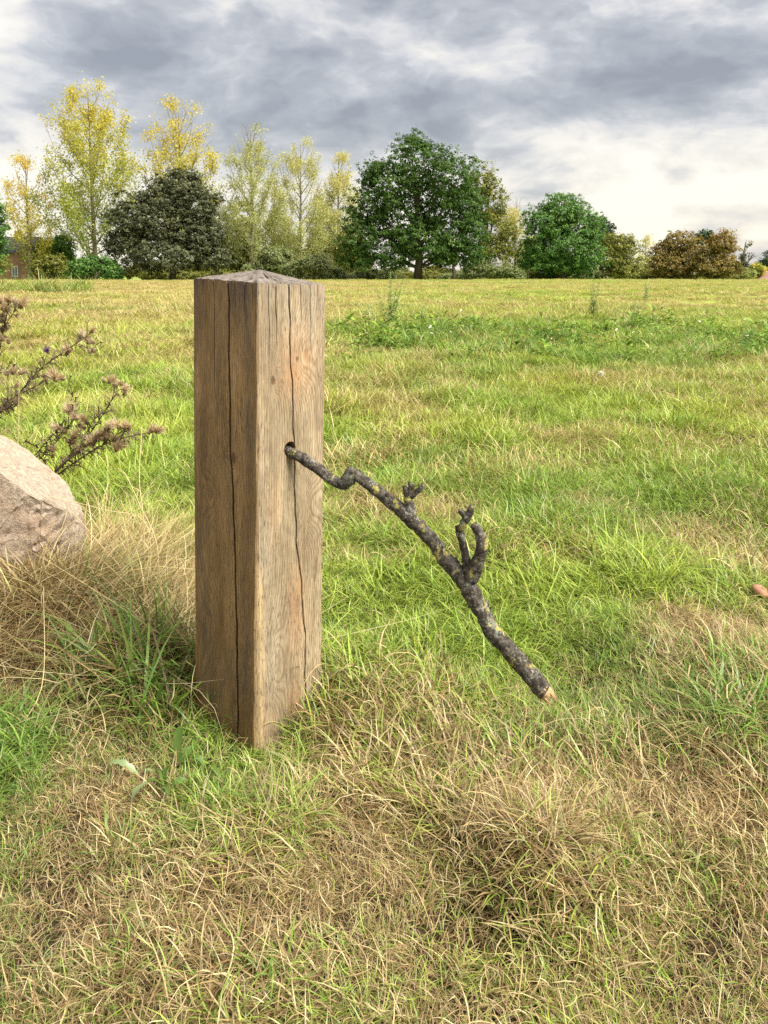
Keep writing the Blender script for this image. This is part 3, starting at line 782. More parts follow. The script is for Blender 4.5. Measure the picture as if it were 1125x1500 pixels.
def build_trees():
    # tall thin-leaved trees of the belt, left to right
    poplar(45, 226, 42, 112, 'poplar', 'small thin poplar with orange yellow leaves at the far left of the belt', 3600, 1, 0.30, 0.3, 0.8, 0.46, 22)
    poplar(140, 124, 82, 114, 'poplar', 'tallest poplar of the belt, leafy, green below and golden at its top', 9500, 2, 0.34, 0.05, 0.62, 0.34, 36)
    poplar(268, 150, 68, 116, 'poplar', 'half bare golden poplar rising straight behind the dark domed tree', 8000, 3, 0.32, 0.2, 0.68, 0.40, 34)
    poplar(370, 180, 52, 114, 'pale', 'pale thin crowned poplar with bare upper twigs right of the dark domed tree', 8500, 4, 0.28, 0.2, 0.5, 0.40, 34)
    poplar(441, 206, 46, 116, 'pale', 'slender almost bare poplar midway between the pale poplar and the big oak', 7000, 5, 0.27, 0.3, 0.6, 0.40, 32)
    poplar(497, 226, 40, 120, 'pale', 'sparse poplar with a bare top partly hidden by the left side of the oak', 6500, 6, 0.27, 0.3, 0.7, 0.38, 28)
    poplar(404, 262, 32, 122, 'pale', 'low leafy yellow green tree between two pale bare topped poplars', 6000, 16, 0.27, 0.25, 0.7, 0.38, 20)
    poplar(755, 288, 32, 118, 'pale', 'pale yellow thin tree in the gap between oak and fresh green tree', 4000, 7, 0.27, 0.4, 0.75, 0.40, 22)
    poplar(945, 345, 15, 126, 'pale', 'small pale wispy tree left of the two brown trees', 1500, 8, 0.24, 0.4, 0.7, 0.45, 14)
    # dense trees
    dense_tree('broad_tree', [(262, 268, 33, 27), (235, 290, 35, 30), (286, 300, 36, 38), (200, 318, 42, 34), (250, 330, 52, 40), (298, 345, 35, 38), (183, 357, 34, 28), (240, 374, 58, 24), (306, 376, 32, 22)],
               97, 'dark', 'dark grey green domed tree of dense hanging foliage in front of the poplars', 0.21, 0.8, 252, seed=21, tiers=True, trunk_px=9)
    dense_tree('oak_tree', [(610, 240, 46, 42), (568, 268, 40, 36), (655, 262, 46, 40), (540, 305, 34, 38), (530, 345, 36, 34), (590, 315, 56, 48), (650, 318, 52, 50), (682, 300, 32, 40), (690, 345, 26, 36), (612, 352, 66, 26),
                            (524, 376, 28, 20), (686, 374, 28, 18), (548, 250, 20, 18), (600, 215, 26, 18), (575, 380, 32, 16), (648, 378, 26, 12)],
               97, 'oak', 'huge dark green oak with a wide rounded crown, largest tree in the field', 0.20, 0.55, 611, seed=22, trunk_px=11, cat='tree')
    dense_tree('olive_green_tree', [(704, 268, 26, 30), (722, 300, 24, 36), (715, 345, 30, 40), (740, 350, 20, 34)], 110, 'olive', 'yellowish olive tree peeping out behind the right side of the oak', 0.21, 0.55, 712, seed=23, sparse=0.12)
    dense_tree('young_tree', [(664, 362, 24, 18), (655, 375, 20, 12), (690, 368, 18, 14)], 95, 'oak', 'young slim trunked tree under the right side of the oak crown', 0.24, 0.5, 664, seed=24, trunk_px=5)
    dense_tree('round_tree', [(820, 308, 34, 26), (796, 328, 34, 30), (845, 333, 36, 32), (820, 358, 54, 30), (790, 374, 32, 24), (855, 376, 28, 24), (825, 386, 52, 20)], 99, 'fresh', 'fresh green rounded bushy tree right of the oak', 0.19, 0.8, 822, seed=25)
    dense_tree('pine_tree', [(876, 325, 15, 10), (890, 335, 12, 8), (868, 338, 16, 12), (885, 352, 16, 14)], 118, 'pine', 'dark pine top showing between fresh green tree and low olive tree', 0.24, 0.8, 880, seed=26, tiers=True)
    dense_tree('olive_green_tree', [(905, 356, 26, 18), (918, 376, 22, 24), (895, 378, 24, 22), (910, 394, 28, 14)], 101, 'olive', 'low olive green tree joined to the right side of the fresh green tree', 0.19, 0.8, 908, seed=27)
    dense_tree('brown_tree', [(1000, 356, 28, 18), (976, 372, 24, 18), (1012, 378, 22, 24), (964, 390, 16, 16), (992, 390, 30, 16)], 103, 'brown', 'olive brown spreading tree, left one of the two autumn brown trees', 0.19, 0.85, 990, seed=28, tiers=True)
    dense_tree('brown_tree', [(1053, 356, 20, 17), (1034, 376, 20, 22), (1066, 378, 22, 22), (1050, 392, 36, 15)], 100, 'brown', 'rusty brown rounded tree, right one of the two autumn brown trees', 0.19, 0.85, 1050, seed=29, hue_up=0.5)
    dense_tree('pine_tree', [(1030, 344, 13, 6), (1040, 350, 10, 6), (1022, 352, 10, 7)], 122, 'pine', 'dark flat pine top above and between the two brown trees', 0.24, 0.8, 1032, seed=30)
    dense_tree('thin_tree', [(1092, 356, 9, 6), (1086, 372, 7, 8), (1088, 392, 10, 14), (1104, 372, 7, 4)], 112, 'dark', 'thin ragged dark tree just right of the rusty brown tree', 0.22, 0.5, 1087, seed=31, sparse=0.2)
    dense_tree('edge_tree', [(-8, 300, 14, 20), (-12, 330, 20, 30), (-6, 365, 14, 28), (-18, 385, 26, 22)], 106, 'fresh', 'deep green tree cut off by the left edge of the photo', 0.25, 0.8, -12, seed=32)
    dense_tree('conifer_tree', [(1122, 382, 9, 12), (1126, 394, 14, 12), (1132, 378, 12, 14)], 130, 'pine', 'blue green conifer behind the red roof at the right edge', 0.22, 0.9, 1126, seed=33)
    # shrubs
    shrub(133, 374, 44, 94, 'fresh', 'bright green rounded bush in front of the tall golden poplar', 41)
    shrub(66, 350, 36, 118, 'olive', 'yellow green undergrowth at the foot of the far left poplar', 42, dens=0.8, sparse=0.1)
    shrub(95, 345, 40, 119, 'fresh', 'green undergrowth behind the bright rounded bush', 43, dens=0.8)
    shrub(345, 345, 36, 118, 'olive', 'olive undergrowth behind the right side of the dark domed tree', 44, dens=0.8)
    shrub(395, 360, 40, 108, 'shrub', 'grey green shrub behind the top of the wooden post', 45)
    shrub(460, 374, 46, 103, 'shrub', 'wide blue green shrub just right of the wooden post', 46)
    shrub(512, 345, 34, 118, 'olive', 'yellowish shrub behind the left lower side of the oak', 47)
    shrub(580, 392, 40, 112, 'shrub', 'low shrub seen under the oak left of its trunk', 48, sparse=0.2)
    shrub(640, 388, 34, 112, 'olive', 'low yellow green shrub seen between oak trunk and young tree', 49)
    shrub(700, 382, 30, 100, 'shrub', 'grey green shrub right of the young slim trunked tree', 50)
    shrub(742, 386, 32, 97, 'shrub', 'low grey green shrub at the left foot of the fresh green tree', 51)
    shrub(775, 350, 24, 118, 'fresh', 'dark green shrub in the gap left of the fresh green tree', 52)
    shrub(938, 376, 16, 112, 'pale', 'pale shrub between the olive tree and the brown trees', 53)
    shrub(1106, 385, 14, 116, 'poplar', 'small bright yellow bush left of the red roof', 54)
    shrub(1092, 394, 18, 108, 'shrub', 'low green shrub right of the rusty brown tree', 55)
    shrub(210, 385, 60, 119, 'olive', 'olive shrubs behind the trunk of the dark domed tree', 56, dens=0.7, sparse=0.15)
    shrub(290, 380, 40, 121, 'olive', 'yellow olive shrub behind the right half of the dark domed tree', 57, dens=0.7)
    shrub(430, 340, 40, 124, 'pale', 'pale yellow green thicket between the slender bare poplars', 59, dens=0.7, sparse=0.1)
    for i, (px, py, hw_, kd, lb) in enumerate(((795, 394, 40, 'olive', 'low dark bramble under the left half of the fresh green tree'), (862, 394, 36, 'shrub', 'low bramble under the right half of the fresh green tree'), (920, 396, 34, 'olive', 'low bramble at the foot of the low olive green tree'),
                                  (985, 397, 42, 'olive', 'low bramble under the olive brown spreading tree'), (1056, 397, 40, 'olive', 'low bramble under the rusty brown rounded tree'), (610, 396, 40, 'olive', 'low bramble right behind the trunk of the oak'), (545, 394, 42, 'shrub', 'low bramble under the left part of the oak'),
                                  (680, 395, 36, 'shrub', 'low bramble behind the young slim trunked tree'), (250, 396, 60, 'olive', 'low bramble behind the trunk of the dark domed tree'), (330, 394, 44, 'olive', 'low bramble right of the dark domed tree'))):
        shrub(px, py, hw_, 105 + i % 3, kd, lb, 70 + i, leaf=0.16, n=13, py_base=414, dens=0.9)
    shrub(362, 300, 42, 125, 'pale', 'tall pale leafy thicket at the foot of the pale thin crowned poplar', 63, dens=0.45, sparse=0.2, leaf=0.17, n=12)
    shrub(478, 292, 38, 126, 'pale', 'tall pale leafy thicket at the foot of the sparse poplar beside the oak', 64, dens=0.45, sparse=0.2, leaf=0.17, n=12)
    shrub(318, 330, 30, 124, 'olive', 'yellow green thicket right behind the dark domed tree', 60, dens=0.7, sparse=0.1)
    shrub(-14, 372, 26, 100, 'olive', 'yellow green bush in front of the brick house wall', 61, dens=0.6, sparse=0.15)
    shrub(75, 372, 30, 108, 'olive', 'olive bush between the far left poplar and the bright round bush', 62, dens=0.8)
    shrub(1118, 380, 16, 140, 'fresh', 'soft green bushy tree above the red roof', 58)


build_trees()


# ------------------------------------------------------------------ far houses
def box(bm, x0, x1, y0, y1, z0, z1):
    v = [bm.verts.new(p) for p in ((x0, y0, z0), (x1, y0, z0), (x1, y1, z0), (x0, y1, z0), (x0, y0, z1), (x1, y0, z1), (x1, y1, z1), (x0, y1, z1))]
    for f in ((0, 3, 2, 1), (4, 5, 6, 7), (0, 1, 5, 4), (1, 2, 6, 5), (2, 3, 7, 6), (3, 0, 4, 7)): bm.faces.new([v[i] for i in f])


def bm_obj(name, fn, mat, parent=None):
    bm = bmesh.new(); fn(bm); bmesh.ops.recalc_face_normals(bm, faces=bm.faces); me = bpy.data.meshes.new(name); bm.to_mesh(me); bm.free()
    return link(name, me, mat, parent)


def roof_bm(w, d, z0, h, ov=0.4, hip=0.0):
    def f(bm):
        a, b = w / 2 + ov, d / 2 + ov
        lo = [bm.verts.new(p) for p in ((-a, -b, z0), (a, -b, z0), (a, b, z0), (-a, b, z0))]
        r = [bm.verts.new((-a + hip, 0, z0 + h)), bm.verts.new((a - hip, 0, z0 + h))]
        for q in ((lo[0], lo[1], r[1], r[0]), (lo[2], lo[3], r[0], r[1]), (lo[1], lo[2], r[1]), (lo[3], lo[0], r[0]), (lo[3], lo[2], lo[1], lo[0])): bm.faces.new(q)
    return f


m_brick = plain('brick_wall', (0.33, 0.20, 0.14), 0.9, 0.3, 3)
m_slate = plain('slate_roof', (0.06, 0.06, 0.065), 0.7, 0.3, 2)
m_tile = plain('clay_tile_roof', (0.44, 0.25, 0.20), 0.85, 0.2, 2)
m_white = plain('white_paint', (0.75, 0.76, 0.76), 0.5, 0.05)
m_glass = plain('window_glass', (0.16, 0.19, 0.22), 0.15, 0.2)


def house(name, x, y, w, d, hw, hr, label, roof_mat, hip, wins, chimney):
    z = hz(x, y); r = thing(name, (x, y, z - 0.2), label, 'house')
    bm_obj('wall', lambda bm: box(bm, -w / 2, w / 2, -d / 2, d / 2, 0, hw), m_brick, r)
    rf = bm_obj('roof', roof_bm(w, d, hw + 0.01, hr, 0.4, hip), roof_mat, r)
    if chimney: bm_obj('chimney', lambda bm: box(bm, w * .2, w * .2 + 0.8, -0.4, 0.4, hw + hr * 0.55, hw + hr + 0.9), m_brick, rf)
    for wx, wz, ww, wh in wins:
        f = -d / 2
        def fr(bm):
            t = 0.11
            box(bm, wx - ww / 2, wx - ww / 2 + t, f - 0.08, f + 0.05, wz, wz + wh); box(bm, wx + ww / 2 - t, wx + ww / 2, f - 0.08, f + 0.05, wz, wz + wh)
            box(bm, wx - ww / 2 + t, wx + ww / 2 - t, f - 0.08, f + 0.05, wz, wz + t); box(bm, wx - ww / 2 + t, wx + ww / 2 - t, f - 0.08, f + 0.05, wz + wh - t, wz + wh)
            box(bm, wx - 0.04, wx + 0.04, f - 0.07, f + 0.05, wz + t, wz + wh - t)
        wo = bm_obj('window', fr, m_white, r)
        bm_obj('pane', lambda bm: box(bm, wx - ww / 2 + .11, wx + ww / 2 - .11, f - 0.03, f + 0.02, wz + .11, wz + wh - .11), m_glass, wo)
    return r


p = at(4, 400, 120)
house('brick_house', p.x, 120, 11.5, 7, 5.4, 2.6, 'brick house with slate roof and white window behind the far left poplar', m_slate, 0.0,
      [(3.6, 1.9, 0.95, 1.6), (-3.0, 1.15, 1.1, 1.5), (0.6, 1.9, 1.0, 1.5)], True)
p = at(1152, 400, 116)
house('bungalow', p.x, 116, 8.6, 8, 1.5, 1.6, 'low house with a pinkish red tiled hip roof at the right edge', m_tile, 2.6, [(-2, 0.6, 1.1, 0.9), (1.5, 0.6, 1.1, 0.9)], False)


# ------------------------------------------------------------------ wooden post
PW = 0.206; PH = 0.992
post = bpy.data.objects.new('wooden_post', None); COL.objects.link(post)
tag(post, 'square oak post with pyramid top and long cracks standing in the grass', 'post')
post.empty_display_size = 0.1
post.rotation_mode = 'QUATERNION'
qz = Quaternion((0, 0, 1), R(52.4)); ql = Quaternion((0, 1, 0), R(1.13))
post.rotation_quaternion = ql @ qz
post.location = (-0.2928, 1.7025, 0)


def face_prof(z, side):
    """distance of the long crack from the front edge along a face, and its width, at height z"""
    if side == 'right':
        s = np.interp(z, [0.0, 0.07, 0.2, 0.36, 0.42, 0.50, 0.60, 0.66, 0.75, 0.85, 0.992], [0.152, 0.151, 0.148, 0.130, 0.119, 0.113, 0.109, 0.107, 0.102, 0.094, 0.089])
        w = np.interp(z, [0, 0.2, 0.5, 0.7, 0.9, 0.992], [0.0040, 0.0036, 0.0040, 0.0036, 0.0038, 0.0046])
        s = s + 0.0012 * math.sin(z * 43) + 0.0008 * math.sin(z * 97 + 1)
    else:
        s = np.interp(z, [0.0, 0.3, 0.56, 0.62, 0.80, 0.992], [0.060, 0.066, 0.076, 0.083, 0.087, 0.090])
        w = np.interp(z, [0, 0.3, 0.6, 0.9, 0.992], [0.0070, 0.0066, 0.0062, 0.0066, 0.0056])
        s = s + 0.0010 * math.sin(z * 37 + 2) + 0.0006 * math.sin(z * 91)
    return float(s), float(w)


CHECKS = {'right': [(0.030, 0.80, 0.0012), (0.051, 0.86, 0.0016), (0.125, 0.90, 0.0014), (0.156, 0.84, 0.0012), (0.178, 0.93, 0.001)],
          'left': [(0.016, 0.93, 0.0014), (0.040, 0.90, 0.0014), (0.070, 0.93, 0.0012), (0.135, 0.74, 0.0016), (0.172, 0.92, 0.0012)]}


CH0 = {'right': 0.090, 'left': 0.090}


def build_post():
    zs = np.concatenate([np.linspace(-0.12, 0.0, 4)[:-1], np.linspace(0, 0.80, 170)[:-1], np.linspace(0.80, PH, 70)])
    V, SF, FU, FC = [], [], [], []
    hw = PW / 2
    nface = 44
    for zi, z in enumerate(zs):
        pts = []                                         # walk: right corner -> front corner along right face, then left face, then backs
        e = 0.0035 + 0.0075 * float(np.interp(z, [0, 0.1, 0.34, 0.5], [1, 1, 0.6, 0.0])) + 0.0012 * math.sin(z * 31)   # wear on the front edge
        def face(side):
            sc, w = face_prof(z, side); mid = CH0[side]
            feats = []                                   # (position, half width, depth) in a fixed order along the face
            for cs, z0, cw in CHECKS[side]:
                pos = sc * cs / mid if cs < mid else PW - (PW - sc) * (PW - cs) / (PW - mid)
                k = 0.0 if z < z0 else min(1.0, (z - z0) / 0.06)
                feats.append((pos + 0.0007 * math.sin(z * 55 + cs * 300), cw * (0.35 + 0.65 * k), 0.007 * k, False))
            feats.append((sc, w / 2, 0.03, True)); feats.sort(key=lambda q: q[0])
            out, prev = [], e
            for pos, hwid, dp, main in feats:
                lo, hi = pos - hwid, pos + hwid
                out += [(x_, 0.0) for x_ in np.linspace(prev, lo - 0.0006, 7)]
                if main: out += [(lo, 0.0012), (lo + hwid * 0.12, 0.006), (lo + hwid * 0.4, 0.02), (pos, dp), (hi - hwid * 0.4, 0.02), (hi - hwid * 0.12, 0.006), (hi, 0.0012)]
                else: out += [(lo, 0.0), (pos, dp), (hi, 0.0)]
                prev = hi + 0.0006
            out += [(x_, 0.0) for x_ in np.linspace(prev, PW - 0.003, 7)]
            return out
        for side in ('right', 'left'):
            fp = face(side)
            if side == 'right': fp = fp[::-1]
            for s, dep in fp:
                pts.append((side, s, dep))
        ring = []
        for side, s, dep in pts:
            if side == 'right': x, y = -hw + s, -hw + dep
            else: x, y = -hw + dep, -hw + s
            ring.append((x, y, side, s, dep))
        ring += [(-hw + 0.003, hw, 'b', 0, 0), (0, hw, 'b', 0, 0), (hw - 0.003, hw, 'b', 0, 0), (hw, hw - 0.003, 'b', 0, 0), (hw, 0, 'b', 0, 0), (hw, -hw + 0.003, 'b', 0, 0)]
        for x, y, side, s, dep in ring:
            V.append([x, y, z]); SF.append({'right': 1.0, 'left': 0.0, 'b': 0.5}[side]); FU.append(s); FC.append(dep)
    # order within a ring may swap between regular and crack points, which only slides vertices along the flat face
    n = len(V) // len(zs); V = np.array(V); SF = np.array(SF); FU = np.array(FU); FC = np.array(FC)
    # gentle unevenness of the sawn faces
    nz = (fbm(V * np.array([18, 18, 5]), 61, 3) - 0.5) * 0.0022 + (fbm(V * np.array([150, 150, 8]), 62, 2) - 0.5) * 0.0008
    nz = np.where(FC > 0.0005, 0, nz)
    V[:, 1] += np.where(SF == 1, nz, 0); V[:, 0] += np.where(SF == 0, nz, 0)
    V[:, 2] += np.clip((V[:, 2] - 0.6) / (PH - 0.6), 0, 1) * (0.0055 - 0.00275 * V[:, 0] / hw + 0.00275 * V[:, 1] / hw)      # the top is sawn a little askew
    F = []
    for i in range(len(zs) - 1):
        for k in range(n): a, b = i * n + k, i * n + (k + 1) % n; F.append((a, a + n, b + n, b))
    F.append(tuple(range(n)))
    F.append(tuple((len(zs) - 1) * n + k for k in reversed(range(n))))
    # colour fields on the faces
    z = V[:, 2]
    def gs(side, s0, z0, ss, sz): return np.where(np.abs(SF - side) < 0.1, np.exp(-((FU - s0) / ss) ** 2 - ((z - z0) / sz) ** 2), 0)
    ringf = FU * 1.0 + 0.010 * np.sin(z * 5 + SF * 2) + 0.03 * (fbm(np.stack([FU * 6, z * 2.2, SF * 9], -1), 71, 3) - 0.5)
    for a in (gs(1, 0.155, 0.50, 0.045, 0.075), gs(1, 0.12, 0.84, 0.05, 0.07), gs(0, 0.125, 0.535, 0.045, 0.07), gs(0, 0.07, 0.61, 0.02, 0.035), gs(1, 0.045, 0.80, 0.018, 0.03), gs(1, 0.05, 0.17, 0.03, 0.10), gs(0, 0.13, 0.22, 0.05, 0.16)):
        ringf = ringf + 0.055 * a
    warm = gs(1, 0.10, 0.82, 0.065, 0.075) * 0.9 + gs(1, 0.050, 0.80, 0.02, 0.035) * 0.7 + gs(1, 0.045, 0.535, 0.022, 0.06) * 0.6 + gs(1, 0.115, 0.26, 0.035, 0.11) * 0.7 + gs(1, 0.09, 0.05, 0.07, 0.05) * 0.7 + gs(1, 0.155, 0.36, 0.04, 0.10) * 0.3 + gs(1, 0.09, 0.645, 0.015, 0.02) * 0.6
    knot = gs(1, 0.043, 0.795, 0.009, 0.014) + 0.8 * gs(1, 0.115, 0.835, 0.005, 0.008) + 0.9 * gs(0, 0.072, 0.625, 0.008, 0.014) + 0.7 * gs(0, 0.128, 0.545, 0.004, 0.005) + 0.6 * gs(1, 0.085, 0.86, 0.004, 0.006) + 0.6 * gs(0, 0.11, 0.86, 0.004, 0.008)
    grey = np.clip((z - 0.80) / 0.19, 0, 1) * np.where(SF == 1, 0.55, 0.9) + gs(0, 0.02, 0.80, 0.02, 0.30) * 0.8 + gs(0, 0.185, 0.33, 0.028, 0.13) * 1.3 + gs(0, 0.14, 0.10, 0.07, 0.12) * 0.9 + gs(0, 0.03, 0.16, 0.03, 0.14) * 0.7 + gs(1, 0.02, 0.3, 0.02, 0.3) * 0.5 + gs(1, 0.06, 0.20, 0.05, 0.16) * 0.4
    pale = np.where(SF != 0.5, np.exp(-(FU / np.where(SF == 1, 0.022, 0.006)) ** 2) * np.clip((0.42 - z) / 0.10, 0, 1), 0)
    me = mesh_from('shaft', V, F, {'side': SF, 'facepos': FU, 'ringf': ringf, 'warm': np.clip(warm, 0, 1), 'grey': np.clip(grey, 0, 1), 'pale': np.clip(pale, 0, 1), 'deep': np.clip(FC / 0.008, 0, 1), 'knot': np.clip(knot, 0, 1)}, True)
    me.set_sharp_from_angle(angle=R(32))
    # wood material
    m, t, out = mat_new('oak_timber')
    co = t.new('ShaderNodeTexCoord').outputs['Object']
    gr = t.v('MULTIPLY', co, (1, 1, 0.055))
    fib = t.noise(t.v('MULTIPLY', co, (1, 1, 0.09)), 330, 4, 0.6); fib2 = t.noise(gr, 60, 4, 0.6); blot = t.noise(t.v('MULTIPLY', co, (1, 1, 0.35)), 16, 5, 0.6)
    fleck = t.noise(t.v('MULTIPLY', co, (1, 1, 0.14)), 400, 3, 0.55)
    rng = t.m('SINE', t.m('ADD', t.m('MULTIPLY', t.attr('ringf'), 900), t.m('MULTIPLY', fib2, 4.0)))
    rng = t.maprange(rng, -1, 1, 0, 1)
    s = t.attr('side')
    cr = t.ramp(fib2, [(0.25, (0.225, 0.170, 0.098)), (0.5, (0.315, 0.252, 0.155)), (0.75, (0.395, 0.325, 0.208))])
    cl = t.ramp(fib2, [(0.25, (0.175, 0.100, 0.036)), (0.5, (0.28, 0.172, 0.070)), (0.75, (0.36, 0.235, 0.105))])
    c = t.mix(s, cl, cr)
    c = t.mix(t.maprange(rng, 0.35, 1, 0, 0.5), c, (0.16, 0.095, 0.05))
    wm = t.m('MULTIPLY', t.attr('warm'), t.maprange(t.m('ADD', blot, t.m('MULTIPLY', rng, 0.15)), 0.42, 0.62, 0.1, 0.75, True))
    c = t.mix(wm, c, (0.33, 0.175, 0.078))
    gy = t.m('MULTIPLY', t.attr('grey'), t.maprange(t.m('ADD', t.m('MULTIPLY', blot, 0.6), t.m('MULTIPLY', fib2, 0.5)), 0.42, 0.68, 0.0, 1.0, True))
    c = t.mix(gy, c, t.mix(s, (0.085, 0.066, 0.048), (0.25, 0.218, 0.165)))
    c = t.mix(t.m('MULTIPLY', t.attr('pale'), t.maprange(fib2, 0.3, 0.55, 0.4, 1.0)), c, (0.50, 0.36, 0.175))
    c = t.mix(t.m('MULTIPLY', t.maprange(t.m('ADD', t.attr('knot'), t.m('MULTIPLY', t.m('SUBTRACT', blot, 0.5), 0.8)), 0.3, 0.7, 0, 1, True), 0.8), c, (0.10, 0.045, 0.02))
    c = t.v('SCALE', c, scale=t.maprange(t.noise(t.v('MULTIPLY', co, (1, 1, 0.3)), 13, 5, 0.6), 0.32, 0.68, 0.68, 1.28))
    # dark weather specks and short pores
    sp = t.maprange(fleck, 0.55, 0.64, 0, 0.75, True); c = t.mix(t.m('MULTIPLY', sp, t.maprange(blot, 0.40, 0.60, 0.3, 1.0)), c, (0.085, 0.055, 0.032))
    stn = t.maprange(t.noise(t.v('MULTIPLY', co, (1, 1, 0.22)), 30, 6, 0.62), 0.56, 0.70, 0, 0.5, True); c = t.mix(stn, c, (0.10, 0.07, 0.043))
    c = t.v('SCALE', c, scale=t.maprange(fib, 0.3, 0.7, 0.68, 1.28))
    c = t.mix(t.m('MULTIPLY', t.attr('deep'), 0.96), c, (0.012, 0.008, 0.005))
    hgt = t.m('ADD', t.m('MULTIPLY', fib, 0.6), t.m('SUBTRACT', t.m('MULTIPLY', fib2, 0.5), t.m('MULTIPLY', sp, 0.35)))
    principled(t, out, c, 0.78, hgt, 0.55, 0.0025, spec=0.25)
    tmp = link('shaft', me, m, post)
    # drilled hole for the stick, cut into the right face
    L = HOLE_LOCAL
    bm = bmesh.new(); nseg = 28; rr = 0.0172
    a, b = [], []
    for k in range(nseg):
        an = 2 * math.pi * k / nseg; q = rr * (1 + 0.03 * math.sin(3 * an))
        a.append(bm.verts.new((L.x + q * math.cos(an), -hw - 0.03, L.z + q * math.sin(an)))); b.append(bm.verts.new((L.x + q * math.cos(an), -hw + 0.085, L.z + q * math.sin(an))))
    for k in range(nseg): bm.faces.new((a[k], a[(k + 1) % nseg], b[(k + 1) % nseg], b[k]))
    bm.faces.new(a[::-1]); bm.faces.new(b); bmesh.ops.recalc_face_normals(bm, faces=bm.faces)
    cme = bpy.data.meshes.new('drill'); bm.to_mesh(cme); bm.free()
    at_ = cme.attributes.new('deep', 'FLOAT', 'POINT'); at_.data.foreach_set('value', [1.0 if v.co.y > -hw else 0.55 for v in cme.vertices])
    cut = bpy.data.objects.new('drill', cme); COL.objects.link(cut); cut.parent = post
    md = tmp.modifiers.new('hole', 'BOOLEAN'); md.object = cut; md.operation = 'DIFFERENCE'; md.solver = 'EXACT'
    bpy.context.view_layer.update()
    dg = bpy.context.evaluated_depsgraph_get(); res = bpy.data.meshes.new_from_object(tmp.evaluated_get(dg))
    tmp.modifiers.clear(); tmp.data = res; res.name = 'shaft'
    bpy.data.objects.remove(cut)

    # pyramid top: weathered end grain
    bm = bmesh.new(); nr, na = 26, 120; G = []
    for j in range(nr + 1):
        f = j / nr; row = []
        for k in range(na):
            an = 2 * math.pi * (k + 0.5) / na; dx, dy = math.cos(an), math.sin(an); q = (hw - 0.0015) / max(abs(dx), abs(dy))
            x, y = dx * q * f, dy * q * f; z = PH + 0.0055 - 0.00275 * x / hw + 0.00275 * y / hw + 0.027 * (1 - max(abs(x), abs(y)) / hw)
            if k == 0 and j == 0: pass
            row.append((x, y, z))
        G.append(row)
    V = np.array([p for r in G for p in r]); ang = np.arctan2(V[:, 1], V[:, 0]); rad = np.hypot(V[:, 0], V[:, 1])
    chk = fbm(np.stack([np.cos(ang) * 9, np.sin(ang) * 9, rad * 6], -1), 91, 3)
    V[:, 2] -= np.where(rad > 0.01, np.clip((0.44 - chk) * 0.07, 0, 0.006), 0)
    V[:, 2] += (fbm(V * 120, 92, 2) - 0.5) * 0.0014
    side_drop = np.where(rad > 0.9 * hw, (vnoise(V * 140, 93) - 0.5) * 0.003, 0); V[:, 2] += side_drop
    vs = [bm.verts.new(p) for p in V]
    for j in range(nr):
        for k in range(na): bm.faces.new((vs[j * na + k], vs[(j + 1) * na + k], vs[(j + 1) * na + (k + 1) % na], vs[j * na + (k + 1) % na]))
    skirt = [bm.verts.new((v.co.x, v.co.y, PH - 0.006 + 0.0055 - 0.00275 * v.co.x / hw + 0.00275 * v.co.y / hw)) for v in vs[nr * na:]]
    for k in range(na): bm.faces.new((vs[nr * na + k], skirt[k], skirt[(k + 1) % na], vs[nr * na + (k + 1) % na]))
    bmesh.ops.remove_doubles(bm, verts=vs, dist=1e-5); bmesh.ops.recalc_face_normals(bm, faces=bm.faces)
    me = bpy.data.meshes.new('pyramid_top'); bm.to_mesh(me); bm.free(); me.polygons.foreach_set('use_smooth', [True] * len(me.polygons)); me.set_sharp_from_angle(angle=R(30))
    m, t, out = mat_new('weathered_end_grain')
    co = t.new('ShaderNodeTexCoord').outputs['Object']
    sep = t.new('ShaderNodeSeparateXYZ'); t.set(sep.inputs[0], co)
    an = t.m('ARCTAN2', sep.outputs[1], sep.outputs[0]); rd = t.v('LENGTH', t.v('MULTIPLY', co, (1, 1, 0)))
    cb = t.new('ShaderNodeCombineXYZ'); t.set(cb.inputs[0], t.m('MULTIPLY', t.m('COSINE', an), 1.0)); t.set(cb.inputs[1], t.m('SINE', an)); t.set(cb.inputs[2], t.m('MULTIPLY', rd, 4))
    ray = t.noise(cb.outputs[0], 14, 5, 0.65); gen = t.noise(co, 90, 5, 0.65)
    c = t.ramp(t.m('ADD', t.m('MULTIPLY', ray, 0.6), t.m('MULTIPLY', gen, 0.4)), [(0.36, (0.04, 0.03, 0.024)), (0.47, (0.135, 0.113, 0.094)), (0.65, (0.27, 0.238, 0.205))])
    principled(t, out, c, 0.9, t.m('ADD', ray, gen), 0.7, 0.004, spec=0.2)
    cap = link('pyramid_top', me, m, post); cap['label'] = 'weathered grey pyramid top with radial checks'


# hole centre in the post's own frame
bpy.context.view_layer.update()
MW = Matrix.Translation(post.location) @ post.rotation_quaternion.to_matrix().to_4x4()
MI = MW.inverted()


def on_right_face(px, py):
    o = MI @ Vector((0, 0, EYE)); p = MI @ at(px, py, 2.0); d = p - o; t = (-PW / 2 - o.y) / d.y
    return o + d * t


HOLE_LOCAL = on_right_face(424.5, 658)
print('hole local', HOLE_LOCAL, 'front corner', on_right_face(378, 418), on_right_face(376, 1095))
build_post()


